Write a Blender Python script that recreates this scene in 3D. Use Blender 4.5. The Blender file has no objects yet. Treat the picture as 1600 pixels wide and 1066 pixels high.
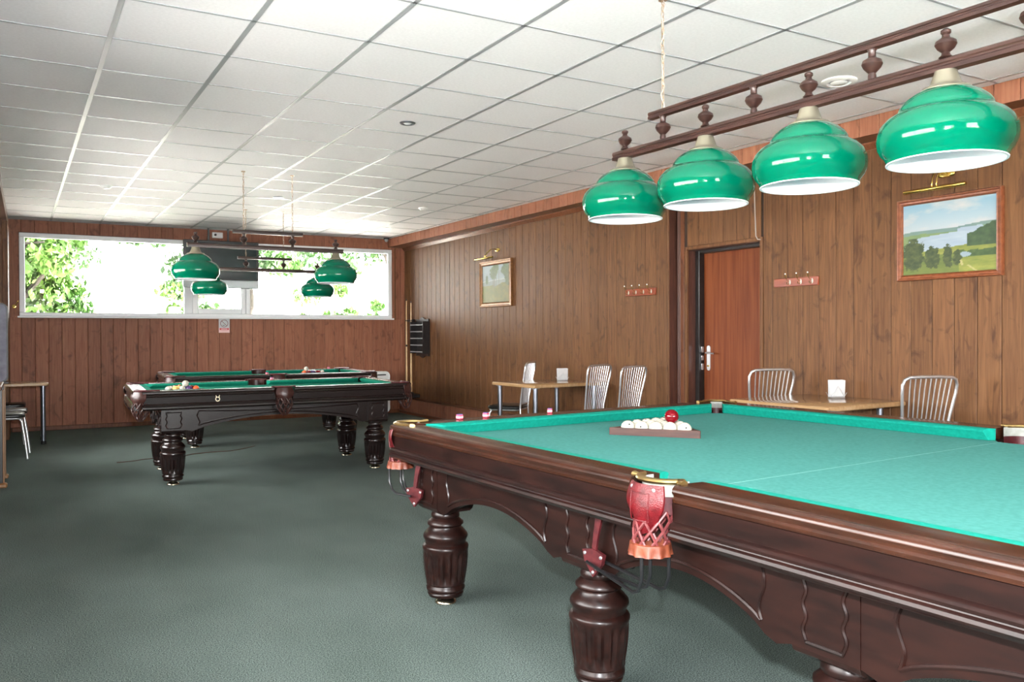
import bpy, math, random
from mathutils import Vector, Matrix, Euler
random.seed(7)
R = math.radians
scene = bpy.context.scene
COL = scene.collection

# ------------------------------------------------------------------ camera
CAM_H = 1.285
cam_data = bpy.data.cameras.new('camera')
cam_data.sensor_width = 36.0
cam_data.lens = 36.0 * 1262.0 / 1600.0
cam_data.clip_start = 0.05
cam_data.clip_end = 200
cam = bpy.data.objects.new('camera', cam_data)
COL.objects.link(cam)
YAW, PITCH, ROLL = 0.539, -0.0086, -0.0032
_f = Vector((math.sin(YAW) * math.cos(PITCH), math.cos(YAW) * math.cos(PITCH), math.sin(PITCH)))
_r = Vector((math.cos(YAW), -math.sin(YAW), 0))
_u = _r.cross(_f)
_r2 = _r * math.cos(ROLL) + _u * math.sin(ROLL)
_u2 = -_r * math.sin(ROLL) + _u * math.cos(ROLL)
_m = Matrix((_r2, _u2, -_f)).transposed().to_4x4()
_m.translation = Vector((0, 0, CAM_H))
cam.matrix_world = _m
scene.camera = cam

# ------------------------------------------------------------------ sky, sun, flash, exposure
world = bpy.data.worlds.new('sky')
scene.world = world
world.use_nodes = True
_bg = world.node_tree.nodes['Background']
_bg.inputs[0].default_value = (1.0, 0.99, 0.97, 1)
_bg.inputs[1].default_value = 21.0

def light(name, kind, loc, energy, **kw):
    d = bpy.data.lights.new(name, kind)
    d.energy = energy
    for k, v in kw.items():
        setattr(d, k, v)
    o = bpy.data.objects.new(name, d)
    COL.objects.link(o)
    o.location = loc
    return o

sun = light('sun', 'SUN', (20, -10, 30), 80.0, angle=R(2), color=(1.0, 0.95, 0.84))
sun.rotation_euler = (R(48), 0, R(70))
flash = light('camera_flash', 'SPOT', (0.02, -0.05, CAM_H + 0.19), 660.0, spot_size=R(150), spot_blend=0.3,
              shadow_soft_size=0.03, color=(0.93, 0.97, 1.0))
flash.rotation_euler = (R(100), 0, -YAW)
# daylight portals in the window openings (they emit nothing, they guide the sky light)
def portal(loc, sx, sy, rot):
    o = light('window_portal', 'AREA', loc, 1.0, shape='RECTANGLE', size=sx, size_y=sy)
    o.rotation_euler = rot
    o.data.cycles.is_portal = True
    return o
portal((2.2, -3.3, 1.7), 4.4, 1.7, (R(90), 0, 0))
portal((2.5, 12.62, 2.1), 5.0, 1.05, (R(-90), 0, R(-2.9)))
UNSEEN_LEFT_WINDOWS = ((6.4, 10.4), (0.6, 4.8), (-2.7, -0.4))
for _a, _b in UNSEEN_LEFT_WINDOWS:
    portal((-1.02, (_a + _b) / 2, 1.50), _b - _a, 1.08, (R(90), 0, R(-90)))

vs = scene.view_settings
vs.view_transform = 'Standard'
vs.look = 'None'
vs.gamma = 1.0
vs.use_curve_mapping = False
vs.exposure = 0.36
scene.cycles.use_denoising = True
scene.cycles.max_bounces = 8
scene.cycles.diffuse_bounces = 5
scene.cycles.sample_clamp_indirect = 50.0
scene.cycles.caustics_reflective = False
scene.cycles.caustics_refractive = False

# ------------------------------------------------------------------ helpers
def lin(c):
    return tuple((x / 12.92 if x <= 0.04045 else ((x + 0.055) / 1.055) ** 2.4) for x in c)

def rgb(r, g, b):
    return lin((r / 255.0, g / 255.0, b / 255.0)) + (1.0,)

class MB:
    def __init__(self):
        self.v = []
        self.f = []

    def add(self, vs_, fs_):
        n = len(self.v)
        self.v.extend([tuple(p) for p in vs_])
        self.f.extend([tuple(i + n for i in q) for q in fs_])
        return self

    def box(self, x0, x1, y0, y1, z0, z1):
        return self.add([(x0, y0, z0), (x1, y0, z0), (x1, y1, z0), (x0, y1, z0), (x0, y0, z1), (x1, y0, z1), (x1, y1, z1), (x0, y1, z1)],
                        [(0, 3, 2, 1), (4, 5, 6, 7), (0, 1, 5, 4), (1, 2, 6, 5), (2, 3, 7, 6), (3, 0, 4, 7)])

    def cbox(self, x0, x1, y0, y1, z0, z1, b=0.004):
        """box with all edges chamfered"""
        cx, cy, cz = (x0 + x1) / 2, (y0 + y1) / 2, (z0 + z1) / 2
        hx, hy, hz = (x1 - x0) / 2, (y1 - y0) / 2, (z1 - z0) / 2
        b = min(b, hx * 0.9, hy * 0.9, hz * 0.9)
        V, idx = [], {}
        for sx in (-1, 1):
            for sy in (-1, 1):
                for sz in (-1, 1):
                    for ax in range(3):
                        h = [hx - b, hy - b, hz - b]
                        h[ax] = (hx, hy, hz)[ax]
                        idx[(sx, sy, sz, ax)] = len(V)
                        V.append((cx + sx * h[0], cy + sy * h[1], cz + sz * h[2]))
        F = []
        for s in (-1, 1):
            for ax in range(3):
                o = [a for a in range(3) if a != ax]
                q = []
                for (p, r_) in ((-1, -1), (1, -1), (1, 1), (-1, 1)):
                    k = [0, 0, 0]
                    k[ax] = s
                    k[o[0]] = p
                    k[o[1]] = r_
                    q.append(idx[(k[0], k[1], k[2], ax)])
                flip = (s == 1) == (ax == 1)
                F.append(tuple(q[::-1]) if flip else tuple(q))
        for ax in range(3):
            o = [a for a in range(3) if a != ax]
            for p in (-1, 1):
                for r_ in (-1, 1):
                    q = []
                    for (s, a) in ((-1, o[0]), (1, o[0]), (1, o[1]), (-1, o[1])):
                        k = [0, 0, 0]
                        k[ax] = s
                        k[o[0]] = p
                        k[o[1]] = r_
                        q.append(idx[(k[0], k[1], k[2], a)])
                    F.append(tuple(q))
        for sx in (-1, 1):
            for sy in (-1, 1):
                for sz in (-1, 1):
                    F.append(tuple(idx[(sx, sy, sz, a)] for a in range(3)))
        return self.add(V, F)

    def sweep(self, rings, close_ring=True, cap=True, loop=False):
        """rings: list of equally long lists of points"""
        n = len(rings[0])
        V = [p for r_ in rings for p in r_]
        F = []
        m = len(rings)
        for i in range(m if loop else m - 1):
            a, b = i * n, ((i + 1) % m) * n
            for j in range(n if close_ring else n - 1):
                k = (j + 1) % n
                F.append((a + j, a + k, b + k, b + j))
        if cap and not loop and close_ring:
            F.append(tuple(range(n))[::-1])
            F.append(tuple((m - 1) * n + j for j in range(n)))
        return self.add(V, F)

    def prism(self, poly, fn, a0, a1):
        """poly of (p,q) extruded from a0 to a1; fn(p,q,a)->xyz"""
        return self.sweep([[fn(p, q, a0) for p, q in poly], [fn(p, q, a1) for p, q in poly]])

    def tube(self, path, r, seg=8, loop=False, cap=True, flat=1.0):
        pts = [Vector(p) for p in path]
        n = len(pts)
        rings = []
        up = None
        for i, p in enumerate(pts):
            if loop:
                t = (pts[(i + 1) % n] - pts[i - 1]).normalized()
            else:
                t = (pts[min(i + 1, n - 1)] - pts[max(i - 1, 0)]).normalized()
            if up is None:
                up = Vector((0, 0, 1)) if abs(t.z) < 0.9 else Vector((1, 0, 0))
            s = t.cross(up)
            if s.length < 1e-6:
                s = t.orthogonal()
            s.normalize()
            up = s.cross(t).normalized()
            rr = r[i] if isinstance(r, (list, tuple)) else r
            rings.append([p + s * (rr * math.cos(2 * math.pi * j / seg)) + up * (rr * flat * math.sin(2 * math.pi * j / seg)) for j in range(seg)])
        return self.sweep(rings, cap=cap, loop=loop)

    def lathe(self, prof, seg=24, c=(0, 0, 0), mod=None, cap=True, a0=0.0, a1=2 * math.pi):
        full = abs(a1 - a0 - 2 * math.pi) < 1e-6
        rings = []
        for (r_, z) in prof:
            ring = []
            for j in range(seg if full else seg + 1):
                a = a0 + (a1 - a0) * j / seg
                rr = mod(r_, z, a) if mod else r_
                ring.append((c[0] + rr * math.cos(a), c[1] + rr * math.sin(a), c[2] + z))
            rings.append(ring)
        return self.sweep(rings, close_ring=full, cap=cap)

    def xf(self, m):
        self.v = [tuple(m @ Vector(p)) for p in self.v]
        return self

    def merge(self, o):
        return self.add(o.v, o.f)

    def mesh(self, name, mat=None, smooth=True, angle=38):
        me = bpy.data.meshes.new(name)
        me.from_pydata(self.v, [], self.f)
        me.update()
        if smooth:
            me.polygons.foreach_set('use_smooth', [True] * len(me.polygons))
            me.set_sharp_from_angle(angle=R(angle))
        if mat:
            me.materials.append(M[mat] if isinstance(mat, str) else mat)
        return me

    def build(self, name, mat, parent=None, smooth=True, angle=38, label=None):
        o = bpy.data.objects.new(name, self.mesh(name, mat, smooth, angle))
        COL.objects.link(o)
        if parent is not None:
            o.parent = parent
        if label:
            o['label'] = label
        return o

def inst(name, me, parent=None, loc=(0, 0, 0), rot=(0, 0, 0), scale=None):
    o = bpy.data.objects.new(name, me)
    COL.objects.link(o)
    o.location = loc
    o.rotation_euler = rot
    if scale:
        o.scale = scale
    if parent is not None:
        o.parent = parent
    return o

def tag(o, label=None, cat=None, group=None, kind=None):
    if label:
        o['label'] = label
    if cat:
        o['category'] = cat
    if group:
        o['group'] = group
    if kind:
        o['kind'] = kind
    return o

def thing(name, label, cat, loc=(0, 0, 0), rz=0.0, group=None):
    o = bpy.data.objects.new(name, None)
    o.empty_display_size = 0.1
    COL.objects.link(o)
    o.location = loc
    o.rotation_euler = (0, 0, rz)
    return tag(o, label, cat, group)

def struct(o):
    o['kind'] = 'structure'
    return o

KIDS = {}
def copy_tree(o, parent=None):
    c = o.copy()
    COL.objects.link(c)
    if parent is not None:
        c.parent = parent
    for ch in list(o.children):
        copy_tree(ch, c)
    return c

# ------------------------------------------------------------------ materials
M = {}
def mat(name, base, rough=0.5, metal=0.0, **kw):
    m = bpy.data.materials.new(name)
    m.use_nodes = True
    b = m.node_tree.nodes['Principled BSDF']
    b.inputs['Base Color'].default_value = base
    b.inputs['Roughness'].default_value = rough
    b.inputs['Metallic'].default_value = metal
    for k, v in kw.items():
        b.inputs[k].default_value = v
    M[name] = m
    return m, m.node_tree.nodes, m.node_tree.links, b

def node(ns, typ, **kw):
    n = ns.new(typ)
    for k, v in kw.items():
        if k in ('op',):
            n.operation = v
        else:
            setattr(n, k, v)
    return n

def noise_mat(name, c1, c2, scale=20.0, detail=4.0, rough=0.6, bump=0.0, stretch=(1, 1, 1), metal=0.0, lo=0.35, hi=0.65, bump_scale=None, **kw):
    m, ns, ls, b = mat(name, c1, rough, metal, **kw)
    tc = ns.new('ShaderNodeTexCoord')
    mp = ns.new('ShaderNodeMapping')
    mp.inputs['Scale'].default_value = stretch
    ls.new(tc.outputs['Object'], mp.inputs[0])
    nz = ns.new('ShaderNodeTexNoise')
    nz.inputs['Scale'].default_value = scale
    nz.inputs['Detail'].default_value = detail
    ls.new(mp.outputs[0], nz.inputs['Vector'])
    rp = ns.new('ShaderNodeValToRGB')
    rp.color_ramp.elements[0].position = lo
    rp.color_ramp.elements[1].position = hi
    rp.color_ramp.elements[0].color = c1
    rp.color_ramp.elements[1].color = c2
    ls.new(nz.outputs['Fac'], rp.inputs[0])
    ls.new(rp.outputs[0], b.inputs['Base Color'])
    if bump:
        bp = ns.new('ShaderNodeBump')
        bp.inputs['Strength'].default_value = bump
        bp.inputs['Distance'].default_value = 0.01
        if bump_scale:
            nz2 = ns.new('ShaderNodeTexNoise')
            nz2.inputs['Scale'].default_value = bump_scale
            ls.new(mp.outputs[0], nz2.inputs['Vector'])
            ls.new(nz2.outputs['Fac'], bp.inputs['Height'])
        else:
            ls.new(nz.outputs['Fac'], bp.inputs['Height'])
        ls.new(bp.outputs[0], b.inputs['Normal'])
    return m

def panel_mat(name, ca, cb, cdark, rough=0.5):
    """laminate wood board: vertical grain, dark smudgy knots, tone changes from board to board"""
    m, ns, ls, b = mat(name, ca, rough, 0.0, **{'Specular IOR Level': 0.2})
    tc = ns.new('ShaderNodeTexCoord')
    oi = ns.new('ShaderNodeObjectInfo')
    off = ns.new('ShaderNodeVectorMath'); off.operation = 'SCALE'
    comb = ns.new('ShaderNodeCombineXYZ')
    for i, k in enumerate((37.0, 11.0, 53.0)):
        mm = ns.new('ShaderNodeMath'); mm.operation = 'MULTIPLY'
        mm.inputs[1].default_value = k
        ls.new(oi.outputs['Random'], mm.inputs[0])
        ls.new(mm.outputs[0], comb.inputs[i])
    ad = ns.new('ShaderNodeVectorMath'); ad.operation = 'ADD'
    ls.new(tc.outputs['Object'], ad.inputs[0])
    ls.new(comb.outputs[0], ad.inputs[1])
    def nz(scale, st, detail=5.0, dist=0.0):
        mp = ns.new('ShaderNodeMapping')
        mp.inputs['Scale'].default_value = st
        ls.new(ad.outputs[0], mp.inputs[0])
        n = ns.new('ShaderNodeTexNoise')
        n.inputs['Scale'].default_value = scale
        n.inputs['Detail'].default_value = detail
        n.inputs['Distortion'].default_value = dist
        ls.new(mp.outputs[0], n.inputs['Vector'])
        return n
    g = nz(26.0, (2.2, 2.2, 0.12), 6.0, 0.6)
    k = nz(7.5, (1.3, 1.3, 0.75), 5.0, 1.2)
    r1 = ns.new('ShaderNodeValToRGB')
    r1.color_ramp.elements[0].position = 0.30
    r1.color_ramp.elements[1].position = 0.70
    r1.color_ramp.elements[0].color = ca
    r1.color_ramp.elements[1].color = cb
    ls.new(g.outputs['Fac'], r1.inputs[0])
    r2 = ns.new('ShaderNodeValToRGB')
    r2.color_ramp.elements[0].position = 0.56
    r2.color_ramp.elements[1].position = 0.74
    r2.color_ramp.elements[0].color = (0, 0, 0, 1)
    r2.color_ramp.elements[1].color = (0.75, 0.75, 0.75, 1)
    ls.new(k.outputs['Fac'], r2.inputs[0])
    mx = ns.new('ShaderNodeMix'); mx.data_type = 'RGBA'
    ls.new(r2.outputs[0], mx.inputs[0])
    ls.new(r1.outputs[0], mx.inputs[6])
    mx.inputs[7].default_value = cdark
    hsv = ns.new('ShaderNodeHueSaturation')
    mr = ns.new('ShaderNodeMapRange')
    mr.inputs[3].default_value = 0.90
    mr.inputs[4].default_value = 1.10
    ls.new(oi.outputs['Random'], mr.inputs[0])
    ls.new(mr.outputs[0], hsv.inputs['Value'])
    ls.new(mx.outputs[2], hsv.inputs['Color'])
    ls.new(hsv.outputs[0], b.inputs['Base Color'])
    bp = ns.new('ShaderNodeBump')
    bp.inputs['Strength'].default_value = 0.06
    bp.inputs['Distance'].default_value = 0.004
    ls.new(g.outputs['Fac'], bp.inputs['Height'])
    ls.new(bp.outputs[0], b.inputs['Normal'])
    return m

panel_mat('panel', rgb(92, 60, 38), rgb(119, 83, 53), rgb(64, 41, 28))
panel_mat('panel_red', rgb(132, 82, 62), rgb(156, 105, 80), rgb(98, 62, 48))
panel_mat('panel_trim', rgb(96, 56, 36), rgb(116, 72, 48), rgb(70, 42, 30), 0.3)
noise_mat('dark_trim', rgb(70, 42, 34), rgb(88, 54, 42), 30, stretch=(2, 2, 0.2), rough=0.4)
noise_mat('wall_core', rgb(52, 38, 30), rgb(60, 44, 34), 10, rough=0.9)
# carpet
def carpet():
    m, ns, ls, b = mat('carpet', rgb(80, 92, 86), 0.97)
    tc = ns.new('ShaderNodeTexCoord')
    n1 = ns.new('ShaderNodeTexNoise'); n1.inputs['Scale'].default_value = 190; n1.inputs['Detail'].default_value = 3
    n2 = ns.new('ShaderNodeTexNoise'); n2.inputs['Scale'].default_value = 2.2; n2.inputs['Detail'].default_value = 5
    mp = ns.new('ShaderNodeMapping'); mp.inputs['Scale'].default_value = (1, 0.55, 1)
    ls.new(tc.outputs['Object'], mp.inputs[0])
    ls.new(tc.outputs['Object'], n1.inputs['Vector'])
    ls.new(mp.outputs[0], n2.inputs['Vector'])
    r1 = ns.new('ShaderNodeValToRGB')
    r1.color_ramp.elements[0].position = 0.32; r1.color_ramp.elements[1].position = 0.68
    r1.color_ramp.elements[0].color = rgb(36, 46, 43); r1.color_ramp.elements[1].color = rgb(120, 133, 128)
    ls.new(n1.outputs['Fac'], r1.inputs[0])
    r2 = ns.new('ShaderNodeValToRGB')
    r2.color_ramp.elements[0].position = 0.3; r2.color_ramp.elements[1].position = 0.7
    r2.color_ramp.elements[0].color = (0.82, 0.84, 0.82, 1); r2.color_ramp.elements[1].color = (1.1, 1.1, 1.1, 1)
    ls.new(n2.outputs['Fac'], r2.inputs[0])
    mx = ns.new('ShaderNodeMix'); mx.data_type = 'RGBA'; mx.blend_type = 'MULTIPLY'; mx.inputs[0].default_value = 1
    ls.new(r1.outputs[0], mx.inputs[6]); ls.new(r2.outputs[0], mx.inputs[7])
    ls.new(mx.outputs[2], b.inputs['Base Color'])
    bp = ns.new('ShaderNodeBump'); bp.inputs['Strength'].default_value = 0.5; bp.inputs['Distance'].default_value = 0.004
    ls.new(n1.outputs['Fac'], bp.inputs['Height']); ls.new(bp.outputs[0], b.inputs['Normal'])
    b.inputs['Specular IOR Level'].default_value = 0.1
carpet()
noise_mat('tile', rgb(234, 233, 234), rgb(240, 239, 240), 60, rough=0.75, bump=0.05)
mat('runner', rgb(158, 161, 164), 0.3)
mat('white_pvc', rgb(226, 228, 230), 0.35)
mat('white_plastic', rgb(228, 228, 226), 0.4)
mat('black_plastic', rgb(22, 23, 25), 0.4)
mat('chrome', rgb(226, 227, 230), 0.3, 0.9)
mat('steel_leg', rgb(150, 156, 168), 0.28, 1.0)
mat('brass', rgb(208, 178, 96), 0.22, 1.0)
mat('gold_bracket', rgb(206, 176, 118), 0.30, 1.0)
mat('nickel_cap', rgb(140, 134, 116), 0.35, 0.5)
mat('black_wire', rgb(20, 20, 22), 0.35)
mat('black_seat', rgb(22, 23, 22), 0.32)
noise_mat('mahogany', rgb(23, 11, 9), rgb(37, 18, 14), 9, rough=0.34, stretch=(6, 0.6, 3), detail=6, **{'Specular IOR Level': 0.3, 'Coat Weight': 0.12, 'Coat Roughness': 0.2})
noise_mat('rail_wood', rgb(36, 18, 11), rgb(56, 30, 19), 9, rough=0.22, stretch=(6, 0.6, 3), detail=6, **{'Specular IOR Level': 0.35, 'Coat Weight': 0.2, 'Coat Roughness': 0.1})
noise_mat('espresso', rgb(22, 13, 12), rgb(34, 21, 19), 9, rough=0.24, stretch=(0.6, 6, 3), detail=6, **{'Coat Weight': 0.3, 'Coat Roughness': 0.12})
noise_mat('lamp_wood', rgb(44, 27, 23), rgb(60, 38, 32), 14, rough=0.3, stretch=(0.5, 4, 4))
noise_mat('felt_teal', rgb(70, 133, 127), rgb(78, 143, 136), 60, rough=0.95, bump=0.05, bump_scale=400, **{'Specular IOR Level': 0.08})
noise_mat('felt_teal_dark', rgb(6, 128, 112), rgb(12, 142, 124), 60, rough=0.9, **{'Specular IOR Level': 0.15})
noise_mat('felt_green', rgb(14, 114, 92), rgb(22, 128, 104), 60, rough=0.95, **{'Specular IOR Level': 0.08})
noise_mat('red_leather', rgb(72, 7, 13), rgb(98, 14, 21), 40, rough=0.32, bump=0.25, bump_scale=260)
noise_mat('pink_leather', rgb(92, 36, 38), rgb(114, 52, 52), 40, rough=0.45, bump=0.1)
noise_mat('tan_leather', rgb(100, 44, 26), rgb(126, 64, 42), 30, rough=0.45, bump=0.2)
noise_mat('brown_leather', rgb(44, 22, 19), rgb(64, 34, 28), 40, rough=0.35, bump=0.2)
noise_mat('grey_leather', rgb(140, 142, 134), rgb(164, 164, 158), 30, rough=0.6)
noise_mat('maroon_leather', rgb(62, 20, 24), rgb(84, 30, 33), 40, rough=0.4, bump=0.1)
mat('lamp_green', rgb(0, 98, 72), 0.06, 0.0, **{'Specular IOR Level': 0.4})
mat('lamp_white', rgb(240, 244, 248), 0.35)
mat('ivory', rgb(188, 183, 168), 0.14)
mat('ball_red', rgb(104, 6, 18), 0.08)
mat('ball_orange', rgb(226, 92, 48), 0.12)
mat('ball_purple', rgb(70, 50, 92), 0.12)
mat('ball_yellow', rgb(232, 190, 110), 0.12)
mat('ball_maroon', rgb(126, 30, 36), 0.12)
mat('ball_blue', rgb(32, 48, 110), 0.12)
mat('ball_green', rgb(22, 96, 62), 0.12)
mat('ball_black', rgb(18, 18, 20), 0.12)
noise_mat('rack_wood', rgb(56, 31, 26), rgb(74, 43, 35), 20, rough=0.35, stretch=(0.4, 4, 4))
noise_mat('beech', rgb(160, 126, 88), rgb(178, 144, 104), 8, rough=0.18, stretch=(6, 0.5, 3), **{'Coat Weight': 0.5, 'Coat Roughness': 0.06})
noise_mat('cue_wood', rgb(214, 180, 130), rgb(228, 196, 148), 8, rough=0.3, stretch=(3, 3, 0.3))
noise_mat('hook_wood', rgb(124, 50, 24), rgb(142, 64, 34), 12, rough=0.3, stretch=(3, 0.5, 3))
noise_mat('door_wood', rgb(104, 50, 26), rgb(126, 68, 36), 7, rough=0.45, stretch=(5, 5, 0.2), detail=6, **{'Specular IOR Level': 0.2})
noise_mat('frame_wood', rgb(116, 62, 36), rgb(136, 78, 48), 16, rough=0.35, stretch=(2, 2, 2))
noise_mat('frame_gold', rgb(112, 74, 40), rgb(138, 96, 54), 16, rough=0.3, stretch=(2, 2, 2), metal=0.3)
noise_mat('black_wood', rgb(24, 20, 20), rgb(38, 32, 30), 20, rough=0.35)
mat('tv_screen', rgb(38, 52, 54), 0.12)
mat('tv_silver', rgb(168, 174, 176), 0.35, 0.3)
noise_mat('paper_white', rgb(196, 198, 200), rgb(206, 207, 208), 30, rough=0.8)
mat('sign_red', rgb(196, 48, 56), 0.5)
mat('sign_pale', rgb(240, 200, 200), 0.5)
mat('sign_dark', rgb(130, 70, 74), 0.5)
mat('chalk_pink', rgb(226, 86, 108), 0.7)
mat('chalk_blue', rgb(70, 80, 140), 0.9)
noise_mat('grey_fabric', rgb(132, 132, 146), rgb(158, 158, 172), 12, rough=0.8)
mat('black_rubber', rgb(14, 14, 15), 0.7)
mat('cable_white', rgb(168, 158, 150), 0.4)
noise_mat('chain_brass', rgb(160, 136, 108), rgb(180, 158, 132), 60, rough=0.35, metal=0.5)
noise_mat('leaf', rgb(40, 76, 20), rgb(86, 122, 44), 1.3, rough=0.6, detail=3, **{'Subsurface Weight': 0.0})
noise_mat('leaf_dark', rgb(24, 56, 16), rgb(60, 98, 34), 1.3, rough=0.6, detail=3)
noise_mat('bark', rgb(30, 26, 20), rgb(44, 38, 30), 8, rough=0.9)
noise_mat('outdoor_ground', rgb(198, 196, 192), rgb(212, 210, 206), 3, rough=0.95)
noise_mat('cabinet_brown', rgb(64, 40, 26), rgb(90, 58, 36), 16, rough=0.4, stretch=(3, 3, 0.3))
noise_mat('edge_wood', rgb(120, 84, 50), rgb(140, 100, 62), 14, rough=0.4, stretch=(3, 3, 0.3))
# glass: clear pane with a faint mirror, lets daylight straight through
gm = bpy.data.materials.new('window_glass'); gm.use_nodes = True; M['window_glass'] = gm
_ns, _ls = gm.node_tree.nodes, gm.node_tree.links
_ns.remove(_ns['Principled BSDF'])
_t = _ns.new('ShaderNodeBsdfTransparent'); _g = _ns.new('ShaderNodeBsdfGlossy'); _g.inputs['Roughness'].default_value = 0.02
_fr = _ns.new('ShaderNodeFresnel'); _fr.inputs[0].default_value = 1.45
_mx = _ns.new('ShaderNodeMixShader')
_ls.new(_fr.outputs[0], _mx.inputs[0]); _ls.new(_t.outputs[0], _mx.inputs[1]); _ls.new(_g.outputs[0], _mx.inputs[2])
_ls.new(_mx.outputs[0], _ns['Material Output'].inputs[0])
# painted canvases: vertex colours
for nm, rg in (('canvas_paint', 0.5),):
    m, ns, ls, b = mat(nm, (1, 1, 1, 1), rg)
    at = ns.new('ShaderNodeVertexColor'); at.layer_name = 'paint'
    ls.new(at.outputs[0], b.inputs['Base Color'])

# ------------------------------------------------------------------ room
CEIL = 2.839
XL, XR, XN = -0.9, 5.33, 5.43          # left wall, right wall beyond the door, right wall with the door
YSTEP = 5.94
YF = -3.2
BX0, BY0, BX1, BY1 = -0.95, 12.68, 5.6, 12.335      # back wall line (inner face)
BANG = math.atan2(BY1 - BY0, BX1 - BX0)
def back_y(x):
    return BY0 + (x - BX0) * (BY1 - BY0) / (BX1 - BX0)
BW = 0.157
def board_mesh(w, h, t=0.012, name='panel_board', m='panel'):
    """board in local x (width) / z (height), front at y=-t (faces -y), chamfered long edges"""
    c = 0.005
    g = 0.0012
    poly = [(g, 0), (g, -t + c * 0.8), (g + c, -t), (w - g - c, -t), (w - g, -t + c * 0.8), (w - g, 0)]
    mb = MB().prism(poly, lambda p, q, a: (p, q, a), 0, h)
    return mb.mesh(name, m, smooth=False)
_bcache = {}
def boards(parent, origin, ang, length, z0, z1, m='panel', t=0.012, start=0.0):
    """row of boards along direction ang from origin, facing to the right-hand... local -y"""
    s = -start
    while s < length - 1e-4:
        a = max(s, 0.0)
        w = min(s + BW, length) - a
        if w > 0.012:
            k = (round(w, 3), round(z1 - z0, 3), m, t)
            if k not in _bcache:
                _bcache[k] = board_mesh(w, z1 - z0, t, m=m)
            inst('panel_board', _bcache[k], parent, (origin[0] + a * math.cos(ang), origin[1] + a * math.sin(ang), z0), (0, 0, ang))
        s += BW

# floor
mb = MB().box(XL - 0.3, 6.0, YF - 0.2, 13.2, -0.15, 0)
floor = struct(mb.build('floor', 'carpet', smooth=False))

# back wall with window opening
WX0, WX1, WZ0, WZ1 = -0.105, 5.10, 1.535, 2.665
def bl(x):        # distance along back wall from BX0
    return (x - BX0) / math.cos(BANG)
wall_back = bpy.data.objects.new('wall_back', None)
mb = MB()
Lb = bl(BX1)
for (s0, s1, z0, z1) in ((0, Lb, -0.1, WZ0), (0, Lb, WZ1, 3.0), (0, bl(WX0), WZ0, WZ1), (bl(WX1), Lb, WZ0, WZ1)):
    mb.box(s0, s1, 0.0, 0.22, z0, z1)
wall_back = struct(mb.build('wall_back', 'wall_core', smooth=False))
wall_back.location = (BX0, BY0, 0)
wall_back.rotation_euler = (0, 0, BANG)
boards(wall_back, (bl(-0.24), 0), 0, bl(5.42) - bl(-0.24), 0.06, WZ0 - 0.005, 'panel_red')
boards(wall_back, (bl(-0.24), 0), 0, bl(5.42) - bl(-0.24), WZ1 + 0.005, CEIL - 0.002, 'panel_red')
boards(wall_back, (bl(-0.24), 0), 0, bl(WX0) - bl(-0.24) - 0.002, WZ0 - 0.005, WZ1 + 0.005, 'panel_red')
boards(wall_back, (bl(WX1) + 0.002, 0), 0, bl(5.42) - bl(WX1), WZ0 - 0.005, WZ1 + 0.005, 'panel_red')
def bwp(x, z, d=0.0):
    """world point on the back wall at x, height z, d metres in front of it"""
    return Vector((x + d * math.sin(BANG), back_y(x) - d * math.cos(BANG), z))
o = MB().cbox(bl(-0.2), bl(5.3), -0.026, 0.0, 0, 0.06, 0.006).build('baseboard_back', 'panel_trim')
o.location = wall_back.location; o.rotation_euler = wall_back.rotation_euler; struct(o)

# right wall: far section, return, near section with door opening
DY0, DY1, DZ = 4.88, 5.785, 2.085
mb = MB().box(XR, XR + 0.3, YSTEP, 12.9, -0.1, 3.0)
mb.box(XN, XN + 0.3, DY1, YSTEP, -0.1, 3.0)
mb.box(XN, XN + 0.3, DY0, DY1, DZ, 3.0)
mb.box(XN, XN + 0.3, YF, DY0, -0.1, 3.0)
wall_right = struct(mb.build('wall_right', 'wall_core', smooth=False))
# boards face -x : local -y must map to -x -> rotation -90 deg (local x runs towards -y)
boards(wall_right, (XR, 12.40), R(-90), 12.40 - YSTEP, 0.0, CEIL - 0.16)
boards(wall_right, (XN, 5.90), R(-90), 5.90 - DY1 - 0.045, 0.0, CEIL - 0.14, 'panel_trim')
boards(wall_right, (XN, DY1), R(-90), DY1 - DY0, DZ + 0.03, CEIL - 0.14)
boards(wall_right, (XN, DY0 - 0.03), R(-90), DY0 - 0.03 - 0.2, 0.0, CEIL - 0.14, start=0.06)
MB().box(XN - 0.012, XN, YF, 0.2, 0, CEIL).build('wall_lining', 'panel', wall_right, smooth=False)
# return face and mouldings between the two sections
MB().cbox(XR - 0.014, XN, YSTEP - 0.014, YSTEP, 0, 2.7, 0.003).build('return_board', 'dark_trim', wall_right)
MB().tube([(XR - 0.013, YSTEP - 0.008, 0), (XR - 0.013, YSTEP - 0.008, 2.7)], 0.008, 8).build('corner_bead', 'panel', wall_right)
for yy, rr in ((5.905, 0.012), (5.885, 0.010)):
    MB().tube([(XN - 0.012, yy, 0), (XN - 0.012, yy, 2.7)], rr, 8).build('corner_moulding', 'dark_trim', wall_right)
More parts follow.
